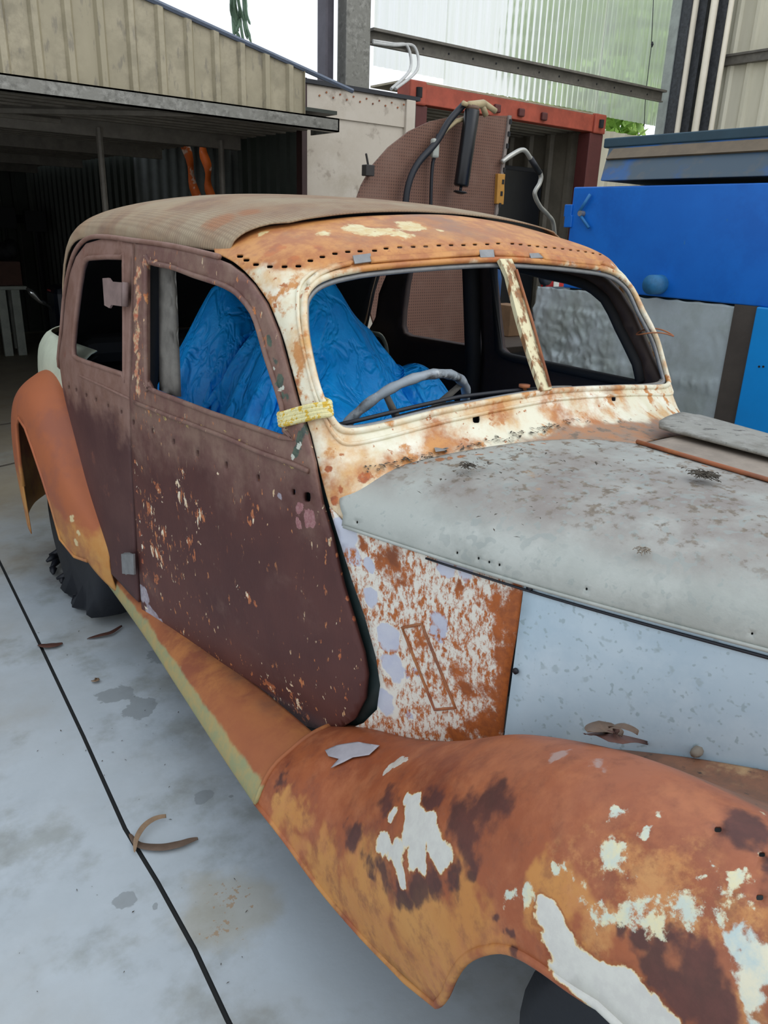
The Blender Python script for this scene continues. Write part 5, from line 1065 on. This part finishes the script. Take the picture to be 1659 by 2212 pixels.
debris(lambda x, y: at(x, y, 2, .003), [(20, 1500, 560, 2150), (60, 1300, 420, 1700)], 60, .004, 'floor_grit', LIT, 'scattered dark grit on the concrete floor', 'grit')
# flake and dead leaves on the wing
fk = [(705, 1625), (730, 1614), (775, 1607), (822, 1615), (800, 1635), (765, 1640), (745, 1650), (718, 1662), (735, 1643), (712, 1637)]
panel('paint_flake', WING, WING.px(fk), [], plain('lilac_flake', 'a8a4a8', .7), None, .008, .001, .006); tag(bpy.data.objects['paint_flake.001'] if 'paint_flake.001' in bpy.data.objects else bpy.data.objects['paint_flake'], 'lilac grey sheet of loose paint on the rear of the front wing', 'flake')
for k, (L, w, mt, lab) in enumerate((([(1262, 1600), (1300, 1588), (1350, 1586), (1400, 1600)], .022, LR, 'brown curled dead leaf in the wing valley, farthest to the right'), ([(1270, 1612), (1300, 1602), (1340, 1610)], .02, LB, 'grey brown dead leaf in the wing valley, nearest the white panel'), ([(1310, 1612), (1340, 1600), (1375, 1604)], .010, LB, 'narrow brown dead leaf lying over the other leaves in the wing valley'))):
    leaf([WING.P3(x, y, .010+.008*k) for x, y in L], w, mt, 'dead_leaf', lab)
q = WING.P3(1530, 1612, .012); tag(MB().tube([q-np.array((.012, 0, 0)), q, q+np.array((.014, 0, .004))], [.006, .010, .005], 6).build('paint_flake', LIT2, None, True), 'pale crumb of dirt beside the bonnet side panel', 'flake')
# torn tyre strips by the flat rear wheel
tr = MB(); c = at(170, 1240, 2, 0.01)
for k in range(26):
    a = rr.uniform(-.6, 2.2); r0 = rr.uniform(.10, .28); P = Vector((c[0]+rr.uniform(-.09, .12), c[1]+rr.uniform(-.30, .28), rr.uniform(.008, .03))); q = Vector((math.cos(a)*.5, math.sin(a), rr.uniform(-.05, .05)))*rr.uniform(.03, .08); tr.tube([P-q, P+Vector((0, 0, .012)), P+q], [.006, .018, .006], 5)
tag(tr.build('torn_rubber', RUBBER, None, True), 'shredded black rubber from the flat rear tyre on the floor', 'rubber shreds', None, 'stuff')
# ================================================================== trees outside
m = Mat('foliage', '8fb84e', .7); m.layer('b4d070', '6a9440', 2.5, thr=.5, soft=.15); LEAF = m.done(); m = Mat('dry_stalk', '9a8a5c', .8); STALK = m.done()
def tree(x, y, z0, h, r, name, label, n=1500, seed=1, dry=False):
    t = thing(name, label, 'tree', (x, y, 0)); q = random.Random(seed); b = MB()
    MB().tube([(x, y, 0), (x+.1, y, h*.5), (x, y, h*.8)], [.12, .09, .04], 8).build('trunk', WD, t, True)
    for _ in range(n):
        th = q.uniform(0, 2*PI); ph = math.acos(q.uniform(-1, 1)); rr_ = r*q.random()**.4; P = Vector((x+rr_*math.sin(ph)*math.cos(th), y+rr_*math.sin(ph)*math.sin(th), z0+(h-z0)*.5+(h-z0)*.5*rr_/r*math.cos(ph)))
        u = Vector((q.gauss(0, 1), q.gauss(0, 1), q.gauss(0, 1))).normalized(); v = u.cross(Vector((q.gauss(0, 1), q.gauss(0, 1), q.gauss(0, 1)))).normalized(); s_ = q.uniform(.06, .16)
        b.add([P-u*s_, P+v*s_*.35, P+u*s_, P-v*s_*.35], [(0, 1, 2, 3)])
    b.build('crown', LEAF, t)
def atd(px, py, d): r = ray(px, py); return CP+r*d
for k, (px_, py_, d, r, n, lab) in enumerate(((1270, 90, 14, 1.5, 2600, 'leafy green tree behind the middle of the clear sheeting'), (1390, 60, 15, 1.4, 2200, 'leafy green tree at the right end of the clear sheeting'), (1130, 150, 17, .9, 900, 'smaller green bush behind the left part of the clear sheeting'), (1400, 255, 10, .7, 900, 'low pale green bush under the bottom edge of the clear sheeting'))):
    p = atd(px_, py_, d); p = p+np.array((0, .8 if k == 3 else 0, 0)); tree(p[0], p[1], p[2]-r, p[2]+r, r, 'garden_tree', lab, n, k)
fr = thing('palm_frond', 'wispy palm fronds hanging down against the bright sky', 'palm', tuple(atd(520, 20, 9)))
PALM = plain('palm_green', '6f8a72', .7)
for k in range(16):
    x_ = 498+rr.uniform(0, 34); L = rr.uniform(35, 95); pts_ = [atd(500+k*1.2, -60, 9), atd(x_, -5, 9+rr.uniform(-.2, .2)), atd(x_+rr.uniform(0, 14), L*.6, 9), atd(x_+rr.uniform(4, 22), L, 9)]
    MB().tube(loopc([tuple(p) for p in pts_], 3, False), [.014]*9+[.004], 4).build('leaflet', PALM, fr)
